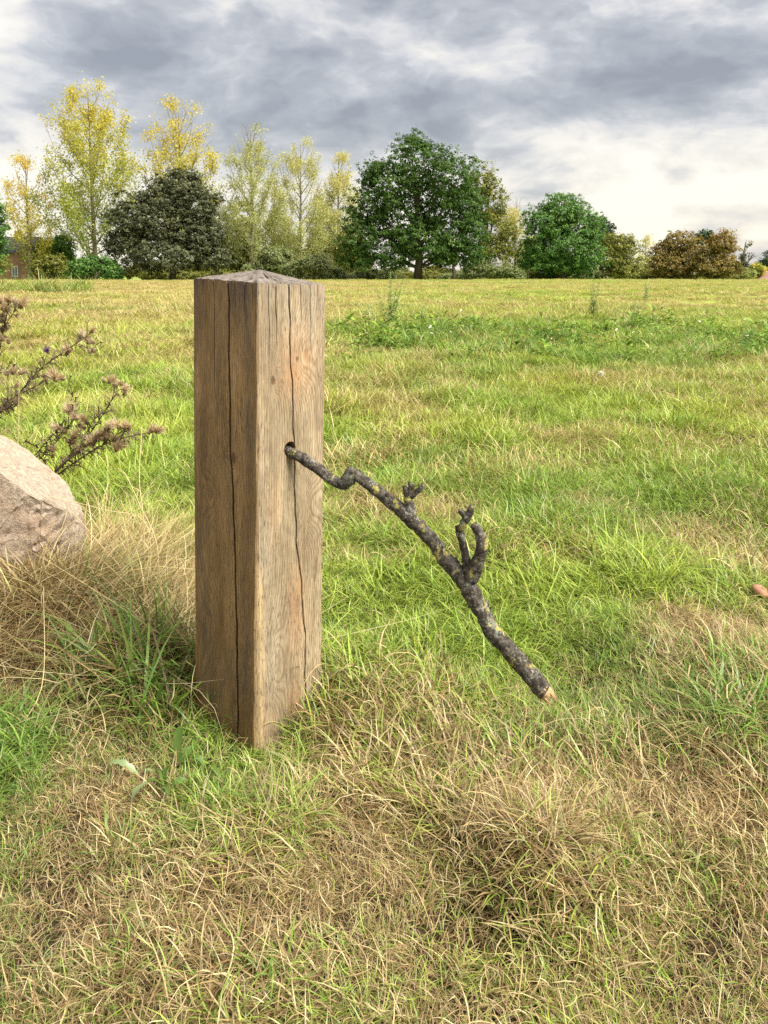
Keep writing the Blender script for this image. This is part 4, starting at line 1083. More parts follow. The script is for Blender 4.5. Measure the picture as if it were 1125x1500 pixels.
# ------------------------------------------------------------------ lichen-covered branch in the hole
def stick_mat():
    m, t, out = mat_new('lichen_bark')
    co = t.new('ShaderNodeTexCoord').outputs['Object']
    n1 = t.noise(co, 90, 6, 0.65); n2 = t.noise(co, 320, 4, 0.6); n3 = t.noise(t.v('ADD', co, (5, 3, 1)), 34, 5, 0.6); n4 = t.noise(t.v('ADD', co, (1, 8, 4)), 30, 5, 0.62); n5 = t.noise(t.v('ADD', co, (9, 2, 6)), 230, 3, 0.6)
    c = t.ramp(n1, [(0.32, (0.014, 0.011, 0.008)), (0.5, (0.054, 0.046, 0.035)), (0.66, (0.135, 0.118, 0.092))])
    # grey-white lichen specks
    li = t.m('MULTIPLY', t.maprange(n5, 0.56, 0.64, 0, 1, True), t.maprange(n3, 0.42, 0.56, 0.1, 1, True)); c = t.mix(li, c, (0.26, 0.25, 0.21))
    gr = t.maprange(n3, 0.57, 0.66, 0, 0.7, True); c = t.mix(t.m('MULTIPLY', gr, t.maprange(n2, 0.4, 0.55, 0.2, 1)), c, (0.26, 0.27, 0.22))
    yl = t.m('MULTIPLY', t.maprange(n4, 0.57, 0.64, 0, 1, True), t.maprange(n2, 0.38, 0.52, 0.2, 1)); c = t.mix(yl, c, (0.33, 0.30, 0.08))
    rd = t.maprange(t.noise(t.v('ADD', co, (3, 3, 9)), 26, 4, 0.6), 0.68, 0.72, 0, 0.8, True); c = t.mix(rd, c, (0.12, 0.035, 0.02))
    principled(t, out, c, 0.9, t.m('ADD', n1, t.m('MULTIPLY', n5, 0.5)), 0.9, 0.004, spec=0.2)
    return m


m_stick = stick_mat()
HOLE_W = MW @ HOLE_LOCAL
print('hole world', HOLE_W)


def stick_pts(L, y0, y1, x0=424.0, x1=805.0):
    """control pixels (px, py, r px) with distance running from y0 to y1 along the stick"""
    out = []
    for px, py, r in L:
        f = (px - x0) / (x1 - x0); Y = y0 + (y1 - y0) * f; p = at(px, py, Y); out.append((p.x, p.y, p.z, r * Y / FPX))
    return out


def build_stick():
    yA, yB = HOLE_W.y, 1.40
    org = HOLE_W.copy(); root = thing('fallen_branch', org, 'crooked lichen covered branch stuck in the hole of the wooden post', 'branch')
    inward = (MW.to_3x3() @ Vector((0, 1, 0))).normalized()
    main = stick_pts([(427, 664, 9.3), (441, 670, 9.5), (460, 684, 9.6), (480, 699, 9), (495, 707, 10), (506, 706, 12), (514, 698, 12.5), (526, 698, 10.5), (546, 712, 10.5), (570, 733, 11.5), (600, 759, 12.3), (630, 789, 12.2), (648, 814, 13), (668, 836, 14.5),
                      (686, 858, 16.5), (700, 888, 15), (722, 922, 15), (748, 956, 15), (772, 983, 15.5), (798, 1013, 15.5)], yA, yB)
    q = HOLE_W + inward * 0.055 + Vector((0, 0, 0.004)); main = [(q.x, q.y, q.z, 0.0115)] + main
    off = lambda L: [(a - org.x, b - org.y, c - org.z, r) for a, b, c, r in L]
    tb = Tubes(); p, r = smooth_path(off(main), 0.0035)
    arr = np.array([tuple(q) for q in p]); jog = np.stack([fbm(arr * 28 + 5 * k, 40 + k, 3) - 0.5 for k in range(3)], -1) * 0.009
    p = [a + Vector(b) * (1 if i > 22 else 0) for i, (a, b) in enumerate(zip(p, jog))]; sw = fbm(arr * 35, 47, 2)
    r = [q * 0.87 * (0.88 + 0.24 * w) for q, w in zip(r, sw)]
    tb.add(p, r, 22, True, 0.2, 5, freq=120.0)
    # small knots
    g = random.Random(3)
    for i in range(16):
        k = g.randrange(25, len(p) - 10); d = Vector((g.uniform(-1, 1), g.uniform(-1, 1), g.uniform(-1, 1))).normalized()
        tb.add([p[k] + d * r[k] * 0.5, p[k] + d * r[k] * 1.12, p[k] + d * r[k] * 1.3], [0.006, 0.005, 0.002], 8, True, 0.2, i, freq=120)
    kn, kr = smooth_path(off(stick_pts([(513, 703, 9), (511, 694, 7), (513, 688, 5), (517, 685, 3.5)], yA, yB)), 0.003); tb.add(kn, kr, 12, True, 0.3, 7, freq=130)
    link('limb', tb.mesh('limb'), m_stick, root)

    def twig(ctrls, name):
        t2 = Tubes()
        for i, c in enumerate(ctrls):
            pp, rr = smooth_path(off(c), 0.0035); t2.add(pp, rr, 14, True, 0.22, 11 + i, freq=110)
        link(name, t2.mesh(name), m_stick, root)
    S_ = lambda L, dy=0.0: [(a, b - dy * i, c, r) for i, (a, b, c, r) in enumerate(stick_pts(L, yA, yB))]
    twig([S_([(603, 757, 8), (600, 742, 8), (598, 728, 7), (594, 716, 4.5), (591, 711, 2.5)]), S_([(598, 728, 6), (601, 717, 4), (600, 706, 2)]), S_([(599, 730, 5), (608, 722, 4.5), (616, 716, 4), (620, 711, 3)]), S_([(597, 722, 4), (605, 713, 2.5), (607, 709, 1)])], 'side_twig')
    twig([S_([(690, 846, 13), (698, 826, 10.5), (704, 806, 9.5), (705, 790, 9), (700, 775, 7.5), (692, 764, 6.5)], 0.003), S_([(688, 842, 10), (684, 822, 7), (679, 800, 6), (675, 784, 6.5), (673, 773, 6)], -0.004),
          S_([(674, 776, 5), (681, 764, 6), (688, 753, 6), (692, 741, 3.5)], -0.002), S_([(685, 760, 5), (678, 753, 5), (674, 750, 4)], -0.003)], 'forked_twig')
    # snapped pale end
    e = Vector(p[-1]); ax = (Vector(p[-1]) - Vector(p[-4])).normalized(); R0 = r[-1]
    t3 = Tubes(); g = random.Random(8)
    t3.add([e - ax * 0.006, e + ax * 0.006, e + ax * 0.014], [R0 * 0.98, R0 * 0.88, R0 * 0.6], 16, True, 0.25, 3, freq=140)
    nn = ax.orthogonal().normalized(); bb = ax.cross(nn)
    for i in range(16):
        a = g.uniform(0, 6.28); q = R0 * math.sqrt(g.random()) * 0.8; s = e + (nn * math.cos(a) + bb * math.sin(a)) * q
        t3.add([s + ax * 0.004, s + ax * g.uniform(0.014, 0.026)], [0.0028, 0.0007], 5)
    m, t, out = mat_new('torn_wood'); co = t.new('ShaderNodeTexCoord').outputs['Object']
    principled(t, out, t.ramp(t.noise(co, 160, 4, 0.6), [(0.28, (0.14, 0.05, 0.022)), (0.42, (0.36, 0.24, 0.11)), (0.7, (0.50, 0.37, 0.20))]), 0.9)
    o = link('snapped_end', t3.mesh('snapped_end'), m, root); o['label'] = 'pale torn wood at the snapped lower end'


build_stick()


# ------------------------------------------------------------------ stone
def build_rock():
    Y = 2.45; pts = []
    # outline corners seen in the photograph, with their distance
    for px, py, yy in ((-6, 633, 2.56), (22, 647, 2.54), (72, 683, 2.47), (98, 705, 2.46), (112, 730, 2.42), (125, 755, 2.33), (123, 775, 2.30), (118, 800, 2.31), (97, 748, 2.20), (60, 733, 2.15), (40, 722, 2.13), (20, 698, 2.14), (-10, 684, 2.12),
                       (-120, 690, 2.16), (-130, 640, 2.6), (-60, 618, 2.66), (116, 850, 2.31), (60, 880, 2.19), (-40, 880, 2.10), (-140, 880, 2.14)):
        pts.append(Vector(at(px, py, yy)))
    for x, y in ((-1.02, 2.50), (-1.12, 2.75), (-1.5, 2.8), (-1.75, 2.5), (-1.7, 2.15), (-1.4, 2.06), (-1.04, 2.18), (-0.95, 2.34)): pts.append(Vector((x, y, -0.12)))
    c = Vector((-1.25, 2.42, 0.0))
    bm = bmesh.new()
    for p in pts: bm.verts.new(p - c)
    r = bmesh.ops.convex_hull(bm, input=bm.verts); bmesh.ops.delete(bm, geom=[g for g in r['geom_interior'] if isinstance(g, bmesh.types.BMVert)] , context='VERTS')
    bmesh.ops.triangulate(bm, faces=bm.faces)
    bmesh.ops.bevel(bm, geom=list(bm.edges), offset=0.006, segments=1, affect='EDGES', clamp_overlap=True)
    bmesh.ops.triangulate(bm, faces=bm.faces)
    for _ in range(5):
        es = [e for e in bm.edges if e.calc_length() > 0.022]
        if not es: break
        bmesh.ops.subdivide_edges(bm, edges=es, cuts=1, use_grid_fill=False); bmesh.ops.triangulate(bm, faces=[f for f in bm.faces if len(f.verts) > 3])
    bm.normal_update()
    V = np.array([v.co[:] for v in bm.verts]); N = np.array([v.normal[:] for v in bm.verts])
    d = (fbm(V * 9, 81, 4) - 0.55) * 0.012 + (fbm(V * np.array([45, 45, 70]), 82, 3) - 0.5) * 0.017
    led = np.abs(fbm(V * np.array([5, 5, 16]), 83, 3) - 0.5); d -= np.clip(0.05 - led, 0, 0.05) * 0.10
    V = V + N * d[:, None]
    for v, q in zip(bm.verts, V): v.co = q
    me = bpy.data.meshes.new('boulder'); bm.to_mesh(me); bm.free(); me.polygons.foreach_set('use_smooth', [True] * len(me.polygons)); me.set_sharp_from_angle(angle=R(38))
    m, t, out = mat_new('sandstone')
    co = t.new('ShaderNodeTexCoord').outputs['Object']
    a = t.noise(co, 7, 5, 0.6); b = t.noise(co, 70, 6, 0.7); cst = t.noise(t.v('MULTIPLY', co, (1, 1, 2.4)), 28, 5, 0.65); f = t.noise(co, 260, 3, 0.6)
    col = t.ramp(b, [(0.3, (0.23, 0.18, 0.13)), (0.5, (0.38, 0.305, 0.23)), (0.7, (0.54, 0.445, 0.35))])
    col = t.mix(t.maprange(a, 0.5, 0.68, 0, 0.4, True), col, (0.46, 0.30, 0.20))
    col = t.mix(t.maprange(cst, 0.52, 0.68, 0, 0.5, True), col, (0.19, 0.145, 0.10))
    col = t.mix(t.maprange(t.noise(co, 14, 5, 0.6), 0.6, 0.72, 0, 0.35, True), col, (0.22, 0.20, 0.13))
    col = t.mix(t.maprange(f, 0.62, 0.7, 0, 0.5, True), col, (0.10, 0.08, 0.06))
    principled(t, out, col, 0.92, t.m('ADD', b, t.m('MULTIPLY', f, 0.5)), 0.9, 0.008, spec=0.2)
    o = link('boulder', me, m, loc=c); tag(o, 'rough pinkish sandstone boulder lying in dry grass at the left edge', 'boulder')


build_rock()


# ------------------------------------------------------------------ dead thistles behind the stone
m_thstem = plain('thistle_stem', (0.115, 0.085, 0.045), 0.9, 0.4, 40)
m_bract = plain('thistle_bract', (0.17, 0.115, 0.055), 0.9, 0.45, 120)
m_down = leafy('thistle_down', lambda t: t.ramp(t.attr('rnd'), [(0, (0.28, 0.18, 0.09)), (0.5, (0.56, 0.43, 0.26)), (1, (0.80, 0.71, 0.52))]), 0.35, 0.03)
m_purple = leafy('thistle_purple', lambda t: t.ramp(t.attr('rnd'), [(0, (0.10, 0.03, 0.14)), (1, (0.22, 0.08, 0.28))]), 0.3, 0.03)


def spikes(n, r0, r1, w, seed, zmin=-1.0, zmax=1.0, up=0.0):
    g = np.random.default_rng(seed); v = g.normal(0, 1, (n * 3, 3)); v /= np.linalg.norm(v, axis=1)[:, None]; v = v[(v[:, 2] > zmin) & (v[:, 2] < zmax)][:n]; n = len(v)
    s = np.cross(v, g.normal(0, 1, (n, 3))); s /= np.linalg.norm(s, axis=1)[:, None]
    L = g.uniform(r1 * 0.7, r1 * 1.15, n)[:, None]; tip = v * L + np.array([0, 0, up]) * L; b = v * r0
    return np.stack([b - s * w, tip, b + s * w], 1).reshape(-1, 3), np.repeat(g.random(n), 3)


def head_meshes(i, purple=False):
    a, _ = spikes(90, 0.004, 0.0135, 0.0011, 900 + i, -1, 0.7); g = np.random.default_rng(i)
    core = Tubes(); core.add([(0, 0, -0.009), (0, 0, -0.005), (0, 0, 0.002), (0, 0, 0.008)], [0.003, 0.0085, 0.0095, 0.006], 9)
    me = mesh_from('flower_head', list(core.v) + [Vector(q) for q in a], core.f + [tuple(range(len(core.v) + 3 * k, len(core.v) + 3 * k + 3)) for k in range(len(a) // 3)])
    d, r = spikes(190, 0.003, 0.025 + 0.006 * (i % 2), 0.0013, 950 + i, -0.1, 1.0, 0.5); d[:, 2] += 0.003
    dn = fast_mesh('pappus', d, 3, {'rnd': r})
    return me, dn


HEADS = [head_meshes(i) for i in range(3)]
for a, b in HEADS: a.materials.append(m_bract); b.materials.append(m_down)
purple_dn = head_meshes(7)[1]; purple_dn.materials.append(m_purple)


def thistle(label, stems, heads, seed, base_px):
    g = random.Random(seed); b = at(*base_px); root = thing('thistle', (b.x, b.y, hz(b.x, b.y)), label, 'thistle', 'dead thistles behind the boulder')
    org = root.location.copy(); tb = Tubes(); lv = []
    for st in stems:
        ctr = []
        for px, py, Y, r in st: q = at(px, py, Y) - org; ctr.append((q.x, q.y, q.z, r * 0.8))
        p, r = smooth_path(ctr, 0.012); tb.add(p, r, 6, True, 0.2, seed, freq=80)
        for k in range(2, len(p) - 1):
            for _ in range(3):
                if g.random() < 0.55:          # narrow curled spiny leaves
                    ax = (p[k + 1] - p[k - 1]).normalized(); d = (Vector((g.gauss(0, 1), g.gauss(0, 1), g.gauss(0, 1)))); d = (d - ax * d.dot(ax)).normalized() + ax * g.uniform(0.0, 0.9)
                    L = g.uniform(0.018, 0.062); s = d.cross(ax).normalized(); pts = [p[k], p[k] + d * L * .5 + Vector((0, 0, 0.2 * L)), p[k] + d * L + Vector((0, 0, -0.15 * L)) + s * g.uniform(-.3, .3) * L]; w = g.uniform(0.0012, 0.0034)
                    lv.append([pts[0] - s * w, pts[1] - s * w * 1.6, pts[1] + s * w * 1.6, pts[0] + s * w]); lv.append([pts[1] - s * w * 1.6, pts[2], pts[2] + s * 0.0002, pts[1] + s * w * 1.6])
                    for sg in (-1, 1): q = pts[1]; lv.append([q, q + s * sg * w * 5 + d * 0.004, q + s * sg * w * 4 + d * 0.006, q + d * 0.005])
    link('stem', tb.mesh('stem'), m_thstem, root)
    link('foliage', fast_mesh('foliage', [c for q in lv for c in q], 4), m_thstem, root)
    more = [(h[0] + g.uniform(-9, 9), h[1] + g.uniform(-4, 9), h[2] + g.uniform(-.03, .03), h[3] * 0.85, 1) for h in heads if g.random() < 0.35]
    for px, py, Y, s, up, *pp in list(heads) + more:
        s *= g.uniform(0.7, 1.05) * (0.75 if pp else 1.0); i = g.randrange(3); q = at(px, py, Y) - org
        h = link('flower_head', HEADS[i][0], None, root, q); h.rotation_euler = (g.uniform(-.6, .6) + (0.6 if up < 0 else 0), g.uniform(-.3, 1.0), g.uniform(0, 6)); h.scale = (s, s, s)
        pd = link('pappus', purple_dn if pp else HEADS[i][1], None, h); q = g.uniform(0.6, 1.2); pd.scale = (q, q * g.uniform(0.7, 1.0), q * g.uniform(0.8, 1.3)); pd.rotation_euler = (g.uniform(-0.7, 0.7), g.uniform(-0.7, 0.7), 0)


thistle('dead thistle cut by the left edge, with a clump of fluffy heads at its top',
        [[(-30, 690, 3.0, 0.004), (-14, 600, 2.95, 0.004), (-2, 520, 2.9, 0.0035), (8, 470, 2.88, 0.003), (14, 446, 2.86, 0.002)], [(0, 500, 2.9, 0.002), (6, 480, 2.87, 0.002), (22, 455, 2.84, 0.0015), (30, 450, 2.84, 0.001)]],
        [(5, 445, 2.86, 1.1, 1), (14, 442, 2.9, 1.1, 1), (22, 443, 2.84, 1.0, 1), (30, 449, 2.84, 1.1, 1), (8, 455, 2.85, 1.2, 1), (3, 462, 2.9, 1.2, 1), (3, 482, 2.88, 1.15, 1), (4, 497, 2.86, 1.1, 1)], 1, (-30, 690, 3.0))
thistle('long dead thistle stem arching up to the right with one purple head',
        [[(-60, 680, 3.15, 0.004), (-10, 612, 3.1, 0.0036), (28, 575, 3.08, 0.0034), (60, 540, 3.05, 0.003), (96, 514, 3.02, 0.0028), (120, 497, 3.0, 0.002), (135, 486, 3.0, 0.0015)], [(-20, 615, 3.1, 0.0025), (20, 582, 3.0, 0.002), (52, 566, 2.98, 0.0018), (70, 556, 2.97, 0.0015)],
         [(62, 540, 3.05, 0.0016), (66, 527, 3.04, 0.0014), (70, 516, 3.03, 0.0012)], [(112, 503, 3.0, 0.0014), (128, 510, 3.0, 0.0012), (137, 514, 3.0, 0.001)], [(-20, 560, 3.1, 0.002), (4, 545, 3.08, 0.0016), (24, 546, 3.05, 0.0014)], [(-30, 600, 3.2, 0.002), (10, 600, 3.1, 0.0018), (30, 590, 3.05, 0.001)]],
        [(135, 485, 3.0, 0.9, 1), (120, 494, 3.02, 0.85, 1), (137, 502, 2.99, 1.0, 1), (137, 514, 3.0, 1.05, -1), (101, 512, 3.0, 1.0, 1), (98, 518, 3.04, 0.9, 1), (71, 516, 3.03, 1.0, 1, 'p'), (64, 550, 2.97, 0.95, 1), (75, 549, 2.97, 1.1, 1), (82, 556, 2.96, 1.1, 1), (91, 555, 2.98, 0.9, 1),
         (20, 543, 3.05, 1.1, 1), (30, 546, 3.05, 1.0, -1), (10, 548, 3.07, 0.9, 1), (24, 566, 3.06, 1.0, -1), (2, 600, 3.1, 1.0, 1)], 2, (-60, 680, 3.15))
thistle('low bushy dead thistle leaning right out from behind the boulder',
        [[(60, 712, 3.0, 0.004), (105, 668, 2.98, 0.0035), (135, 630, 2.96, 0.003), (160, 592, 2.94, 0.0024), (168, 572, 2.93, 0.0018)], [(70, 706, 3.0, 0.004), (120, 670, 2.92, 0.0034), (160, 648, 2.88, 0.003), (200, 637, 2.85, 0.0024), (226, 633, 2.84, 0.0018)],
         [(40, 690, 3.05, 0.003), (80, 650, 3.02, 0.0026), (105, 618, 3.0, 0.002), (112, 600, 3.0, 0.0015)], [(104, 615, 3.0, 0.0016), (110, 590, 3.02, 0.0014), (96, 566, 3.04, 0.001)], [(50, 668, 3.05, 0.0024), (75, 640, 3.02, 0.002), (92, 625, 3.0, 0.0016)],
         [(80, 690, 2.95, 0.003), (125, 655, 2.9, 0.0026), (150, 640, 2.88, 0.002), (158, 628, 2.87, 0.0014)], [(110, 665, 2.95, 0.002), (140, 610, 2.93, 0.0014), (150, 600, 2.92, 0.001)], [(165, 645, 2.87, 0.002), (175, 630, 2.86, 0.0014), (184, 626, 2.86, 0.001)], [(70, 690, 3.0, 0.002), (62, 664, 3.0, 0.0016), (48, 650, 3.0, 0.001)]],
        [(160, 560, 2.93, 1.0, 1), (167, 558, 2.94, 0.9, 1), (178, 562, 2.93, 1.0, 1), (183, 570, 2.92, 0.9, -1), (182, 578, 2.93, 0.9, -1), (104, 606, 3.0, 1.0, 1), (112, 612, 2.98, 1.1, 1), (121, 615, 2.97, 1.15, 1), (127, 619, 2.98, 1.0, 1), (117, 624, 2.98, 1.1, -1), (88, 627, 3.0, 1.1, 1), (95, 632, 3.0, 1.1, 1),
         (108, 640, 2.96, 1.2, 1), (100, 646, 2.97, 1.1, -1), (142, 638, 2.88, 1.2, 1), (150, 642, 2.88, 1.25, 1), (157, 640, 2.87, 1.1, 1), (135, 652, 2.9, 1.1, 1), (168, 652, 2.86, 1.1, -1), (170, 660, 2.86, 1.0, -1), (156, 627, 2.87, 0.9, 1), (174, 626, 2.86, 0.9, 1), (184, 627, 2.86, 1.0, 1), (224, 630, 2.84, 1.1, 1), (230, 632, 2.84, 1.1, 1),
         (218, 634, 2.84, 0.9, -1), (78, 660, 3.0, 1.0, 1), (115, 660, 2.93, 1.1, 1)], 3, (60, 712, 3.0))


# ------------------------------------------------------------------ small plants in the field
m_weedleaf = leafy('weed_leaf', lambda t: t.ramp(t.attr('rnd'), [(0, (0.13, 0.22, 0.07)), (1, (0.26, 0.36, 0.13))]), 0.35, 0.05)
m_weedstem = plain('weed_stem', (0.20, 0.27, 0.10), 0.8, 0.3, 20)


def tall_weed(px, py0, py1, label, seed, stems=3, spread=0.12):
    x, y = px_xy(px, py0); z = hz(x, y); g = np.random.default_rng(seed)
    r = thing('tall_weed', (x, y, z), label, 'weed'); h = at(px, py1, y).z - z; tb = Tubes(); V, rn = [], []
    for s in range(stems):
        hh = h * (1.0 if s == 0 else g.uniform(0.5, 0.95)); dx, dy = (0, 0) if s == 0 else g.normal(0, spread, 2)
        b = Vector(g.normal(0, 0.03, 2).tolist() + [0]); e = Vector((dx, dy, hh)); mid = b.lerp(e, .5) + Vector((g.normal(0, .02), 0, 0)); tb.add([b, mid, e], [0.006, 0.0045, 0.002], 5)
        for k in range(int(170 * hh)):
            f = g.random() ** 0.8; q = b.lerp(e, f); a = g.uniform(0, 6.28); L = (0.03 + 0.055 * (1 - f)) * g.uniform(.6, 1.3); up = g.uniform(-0.2, 0.9); d = Vector((math.cos(a), math.sin(a), up)).normalized(); sd = d.cross(Vector((0, 0, 1))).normalized() * L * 0.2
            q2 = q + d * L * 0.25 * (1 - f) * 2; V += [q2, q2 + d * L * .5 - sd, q2 + d * L, q2 + d * L * .5 + sd]; rn += [g.random()] * 4
    link('stem', tb.mesh('stem'), m_weedstem, r); link('foliage', fast_mesh('foliage', V, 4, {'rnd': rn}), m_weedleaf, r)


tall_weed(572, 488, 398, 'tallest feathery weed, rising from the green band just right of the post', 1, 6, 0.13)
tall_weed(868, 466, 396, 'tall slender weed in front of the fresh green tree', 2, 4, 0.10)
tall_weed(944, 442, 409, 'thin weed in front of the gap beside the brown trees', 3, 3, 0.1)
tall_weed(1095, 512, 476, 'leafy upright weed near the right end of the green band', 4, 4, 0.06)
tall_weed(930, 470, 442, 'short spindly weed at the back of the green band below the thin weed', 5, 3, 0.15)
tall_weed(620, 486, 448, 'short bushy weed right beside the tallest feathery weed', 6, 4, 0.1)
tall_weed(540, 482, 442, 'short bushy weed between the post and the tallest feathery weed', 7, 4, 0.1)

m_petal = plain('white_petal', (0.80, 0.80, 0.76), 0.6, 0.05, 90)
m_eye = plain('yellow_flower_centre', (0.55, 0.38, 0.04), 0.7, 0.2, 200)


def flower_meshes():
    st = Tubes(); st.add([(0, 0, 0), (0.01, 0.004, 0.09), (0.004, 0, 0.18)], [0.0028, 0.0024, 0.002], 5)
    bm = bmesh.new()
    for k in range(14):
        a = 2 * math.pi * k / 14; c, s = math.cos(a), math.sin(a); w = 0.0045
        bm.faces.new([bm.verts.new(p) for p in ((0.004 * c, 0.004 * s, 0), (0.014 * c - w * s, 0.014 * s + w * c, 0.003), (0.024 * c, 0.024 * s, 0.001), (0.014 * c + w * s, 0.014 * s - w * c, 0.003))])
    pm = bpy.data.meshes.new('petals'); bm.to_mesh(pm); bm.free()
    cm = Tubes(); cm.add([(0, 0, -0.002), (0, 0, 0.003), (0, 0, 0.006)], [0.006, 0.007, 0.003], 8)
    return st.mesh('stem'), pm, cm.mesh('flower_centre')


FM = flower_meshes(); FM[0].materials.append(m_weedstem); FM[1].materials.append(m_petal); FM[2].materials.append(m_eye)
g0 = random.Random(4)
for px, py in ((537, 491), (632, 491), (630, 487), (692, 472), (660, 489), (675, 459), (712, 472), (690, 486), (882, 471), (877, 463), (1070, 460), (1090, 469), (902, 490), (927, 492), (835, 494), (819, 498), (805, 504), (1014, 488), (1093, 497), (975, 449), (902, 454), (957, 471), (1024, 471), (545, 460)):
    x, y = px_xy(px, py + 14)
    r = thing('white_flower', (x, y, hz(x, y)), 'small white daisy like flower on a thin stem in the lush green band', 'flower', 'white flowers in the green band', g0.uniform(0, 6)); q_ = g0.uniform(0.8, 1.25); r.scale = (q_, q_, q_ * 1.05)
    link('stem', FM[0], None, r); o = link('petals', FM[1], None, r, (0.004, 0, 0.18)); o.rotation_euler = (g0.uniform(.2, .9), 0, 0); o2 = link('flower_centre', FM[2], None, r, (0.004, 0, 0.182)); o2.rotation_euler = o.rotation_euler


def dandelion():
    x, y = px_xy(893, 572); z = hz(x, y); r = thing('dandelion_clock', (x, y, z), 'round white dandelion seed head leaning on its pale stem in the short grass', 'flower')
    q = at(880, 562, y) - Vector((x, y, z)); q.z = max(q.z, 0.15); st = Tubes(); p, rr = smooth_path([(0, 0, 0, 0.003), (q.x * .4, q.y - .01, q.z * .6, 0.0028), (q.x, q.y, q.z, 0.0024)], 0.01); st.add(p, rr, 6)
    link('stem', st.mesh('stem'), plain('dandelion_stem', (0.42, 0.38, 0.22), 0.8), r)
    v, rn = spikes(600, 0.003, 0.027, 0.0024, 3); link('seed_head', fast_mesh('seed_head', v, 3, {'rnd': rn}), leafy('dandelion_down', lambda t: t.ramp(t.attr('rnd'), [(0, (0.7, 0.7, 0.68)), (1, (0.85, 0.85, 0.83))]), 0.4, 0.02), r, q)


dandelion()


def mushroom():
    x, y = px_xy(1110, 895); z = hz(x, y); r = thing('mushroom', (x, y, z), 'small pinkish brown mushroom tilted in the grass at the right edge', 'mushroom')
    q = at(1114, 866, y) - Vector((x, y, z)); st = Tubes(); st.add([(-0.010, 0, -0.01), (-0.006, 0, q.z * .5), (q.x, q.y, q.z)], [0.0045, 0.004, 0.0038], 10, True, 0.1, 1, freq=70); link('stem', st.mesh('stem'), plain('mushroom_stem', (0.60, 0.50, 0.36), 0.8, 0.15, 60), r)
    cp = Tubes(); prof = [(0.003, -0.006), (0.022, -0.007), (0.0265, -0.003), (0.025, 0.004), (0.019, 0.011), (0.010, 0.0155), (0.002, 0.017)]
    cp.add([(0, 0, h) for _, h in prof], [w for w, _ in prof], 20, True, 0.08, 4, freq=50)
    o = link('mushroom_cap', cp.mesh('mushroom_cap'), plain('mushroom_skin', (0.42, 0.21, 0.13), 0.55, 0.25, 70), r, q); o.rotation_euler = (0.25, 0.5, 0)


mushroom()


def leaf_blade(L, W, teeth, depth, curl, rise, g):
    """toothed leaf along +X with a folded midrib"""
    n = 12; V, F = [], []
    for i in range(n + 1):
        f = i / n; x = L * f; w = W * math.sin(math.pi * min(1, 0.06 + f * 0.94)) ** 0.7 * (1 - depth * (0.5 + 0.5 * math.sin(f * teeth * 6.28))); z = rise * math.sin(f * 1.9) * L - curl * f * f * L + 0.02 * L * math.sin(7 * f)
        V += [(x, -w, z + 0.25 * w), (x, 0, z), (x, w, z + 0.25 * w)]
    for i in range(n):
        a = i * 3; F += [(a, a + 1, a + 4, a + 3), (a + 1, a + 2, a + 5, a + 4)]
    return V, F


m_broadleaf = leafy('broad_leaf', lambda t: t.mix(t.noise(t.new('ShaderNodeTexCoord').outputs['Object'], 30, 4), (0.060, 0.115, 0.022), (0.12, 0.19, 0.035)), 0.25, 0.02)
m_paleleaf = leafy('pale_broad_leaf', lambda t: t.mix(t.noise(t.new('ShaderNodeTexCoord').outputs['Object'], 30, 4), (0.15, 0.22, 0.08), (0.27, 0.33, 0.14)), 0.3, 0.06)


def broad_weed(px, py, label, leaves, mat, seed, cat='weed'):
    x, y = px_xy(px, py); r = thing('broadleaf_weed', (x, y, hz(x, y) + 0.012), label, cat); g = random.Random(seed); r.scale = (0.8, 0.8, 0.8)
    for az, L, W, teeth, dep, curl, rise in leaves:
        V, F = leaf_blade(L, W, teeth, dep, curl, rise, g); o = link('leaf', mesh_from('leaf', V, F, None, True), mat, r, (0.004 * math.cos(az), 0.004 * math.sin(az), 0.02)); o.rotation_euler = (g.uniform(-.5, .5), g.uniform(-0.25, 0.1), az)


broad_weed(262, 1130, 'single dark blue green dock leaf upright in the grass left of the post foot', [(1.4, 0.085, 0.014, 0, 0, 0.2, 0.9), (0.9, 0.05, 0.010, 0, 0, 0.3, 0.7)], m_broadleaf, 1)
broad_weed(242, 1165, 'small bright green rosette of toothed leaves in front of the post', [(0.3, 0.05, 0.011, 3, .45, .3, .7), (1.3, 0.045, 0.010, 3, .4, .3, .8), (2.4, 0.05, 0.011, 3, .45, .3, .7), (3.6, 0.05, 0.011, 3, .4, .4, .7), (5.2, 0.05, 0.011, 3, .4, .4, .7)], m_broadleaf, 2)
broad_weed(205, 1150, 'pale green toothed dandelion leaf lying flat left of the bright rosette', [(2.9, 0.085, 0.011, 4, .5, .35, .5), (0.1, 0.03, 0.008, 3, .4, .4, .5)], m_paleleaf, 3)
broad_weed(190, 1195, 'grey green folded leaf below the pale dandelion leaf', [(0.9, 0.06, 0.012, 2, .3, .3, .5)], m_paleleaf, 4)
broad_weed(120, 975, 'dark green leaves in the shaded hollow by the dry grass', [(0.2, 0.07, 0.012, 0, 0, .3, .5), (2.2, 0.06, 0.012, 2, .2, .4, .5), (1.2, 0.08, 0.012, 0, 0, .4, .8)], m_broadleaf, 5)
broad_weed(300, 1128, 'low green leaf tuft under the left face of the post', [(3.3, 0.06, 0.010, 3, .4, .4, .5), (2.6, 0.05, 0.010, 3, .4, .4, .5), (5.4, 0.05, .01, 3, .4, .4, .5)], m_broadleaf, 6)

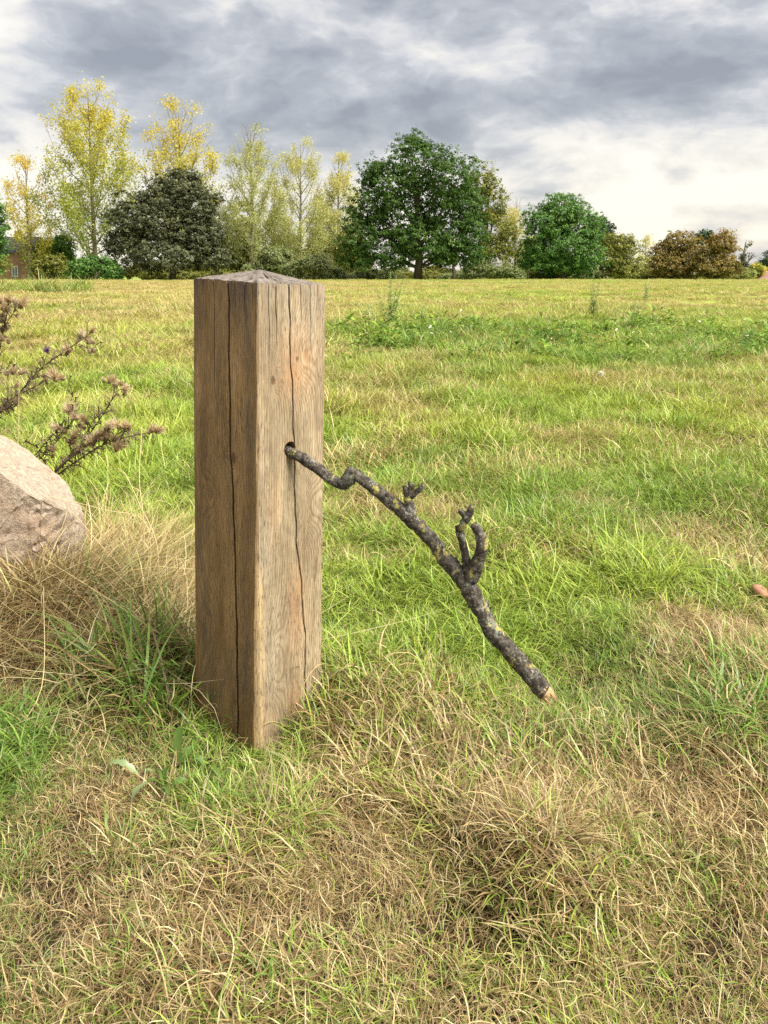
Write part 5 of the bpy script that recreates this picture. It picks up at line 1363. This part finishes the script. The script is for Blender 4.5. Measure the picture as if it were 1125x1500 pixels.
# a few long stalks that stand clear of the rest by the stone
m_stalk = plain('dry_stalk', (0.55, 0.43, 0.23), 0.85, 0.25, 60)


def stalks():
    L = [((152, 780, 2.45), (158, 700, 2.5), (156, 668, 2.5)), ((26, 680, 2.95), (27, 620, 2.95), (28, 555, 2.95)), ((210, 760, 2.3), (204, 700, 2.35), (208, 625, 2.4)), ((72, 818, 2.16), (40, 770, 2.17), (10, 722, 2.18)),
         ((215, 770, 2.25), (150, 746, 2.2), (60, 725, 2.17), (12, 722, 2.16)), ((190, 850, 2.2), (140, 790, 2.2), (100, 745, 2.22), (80, 742, 2.25)), ((72, 800, 2.15), (90, 775, 2.16), (98, 750, 2.2)), ((230, 800, 2.2), (205, 740, 2.25), (180, 690, 2.3), (160, 690, 2.35)),
         ((90, 960, 1.95), (130, 900, 1.95), (165, 870, 1.95), (162, 855, 1.95)), ((480, 992, 1.70), (470, 985, 1.75), (440, 978, 1.8)), ((0, 1090, 1.55), (60, 1010, 1.65), (64, 860, 1.9))]
    W = ['upright dry stalk standing in the straw right of the boulder', 'single straight pale stalk rising behind the top of the boulder', 'tall thin stalk reaching up to the rightmost thistle head',
         'pale stalk slanting up to the left across the front face of the boulder', 'long arching stalk lying across the boulder just under its front edge', 'stalk leaning left over the right corner of the boulder',
         'short stalk standing before the right part of the boulder face', 'stalk leaning left in the green grass between boulder and post', 'bent stalk crossing over the dark hollow in the straw',
         'dry stalk whose tip touches the lower right edge of the post', 'long stalk rising at the left edge over the straw below the boulder']
    for i, s in enumerate(L):
        b = at(*s[0]); z = min(b.z, 0.05); org = Vector((b.x, b.y, hz(b.x, b.y))); c = [(0, 0, 0, 0.0012)] + [tuple(at(*q) - org) + (0.0012 - 0.0001 * k,) for k, q in enumerate(s)]
        tb = Tubes(); p, r = smooth_path(c, 0.02); tb.add(p, r, 4)
        o = link('grass_stalk', tb.mesh('grass_stalk'), m_stalk, loc=org); tag(o, W[i], 'grass stalk', 'long dry stalks by the boulder')


stalks()
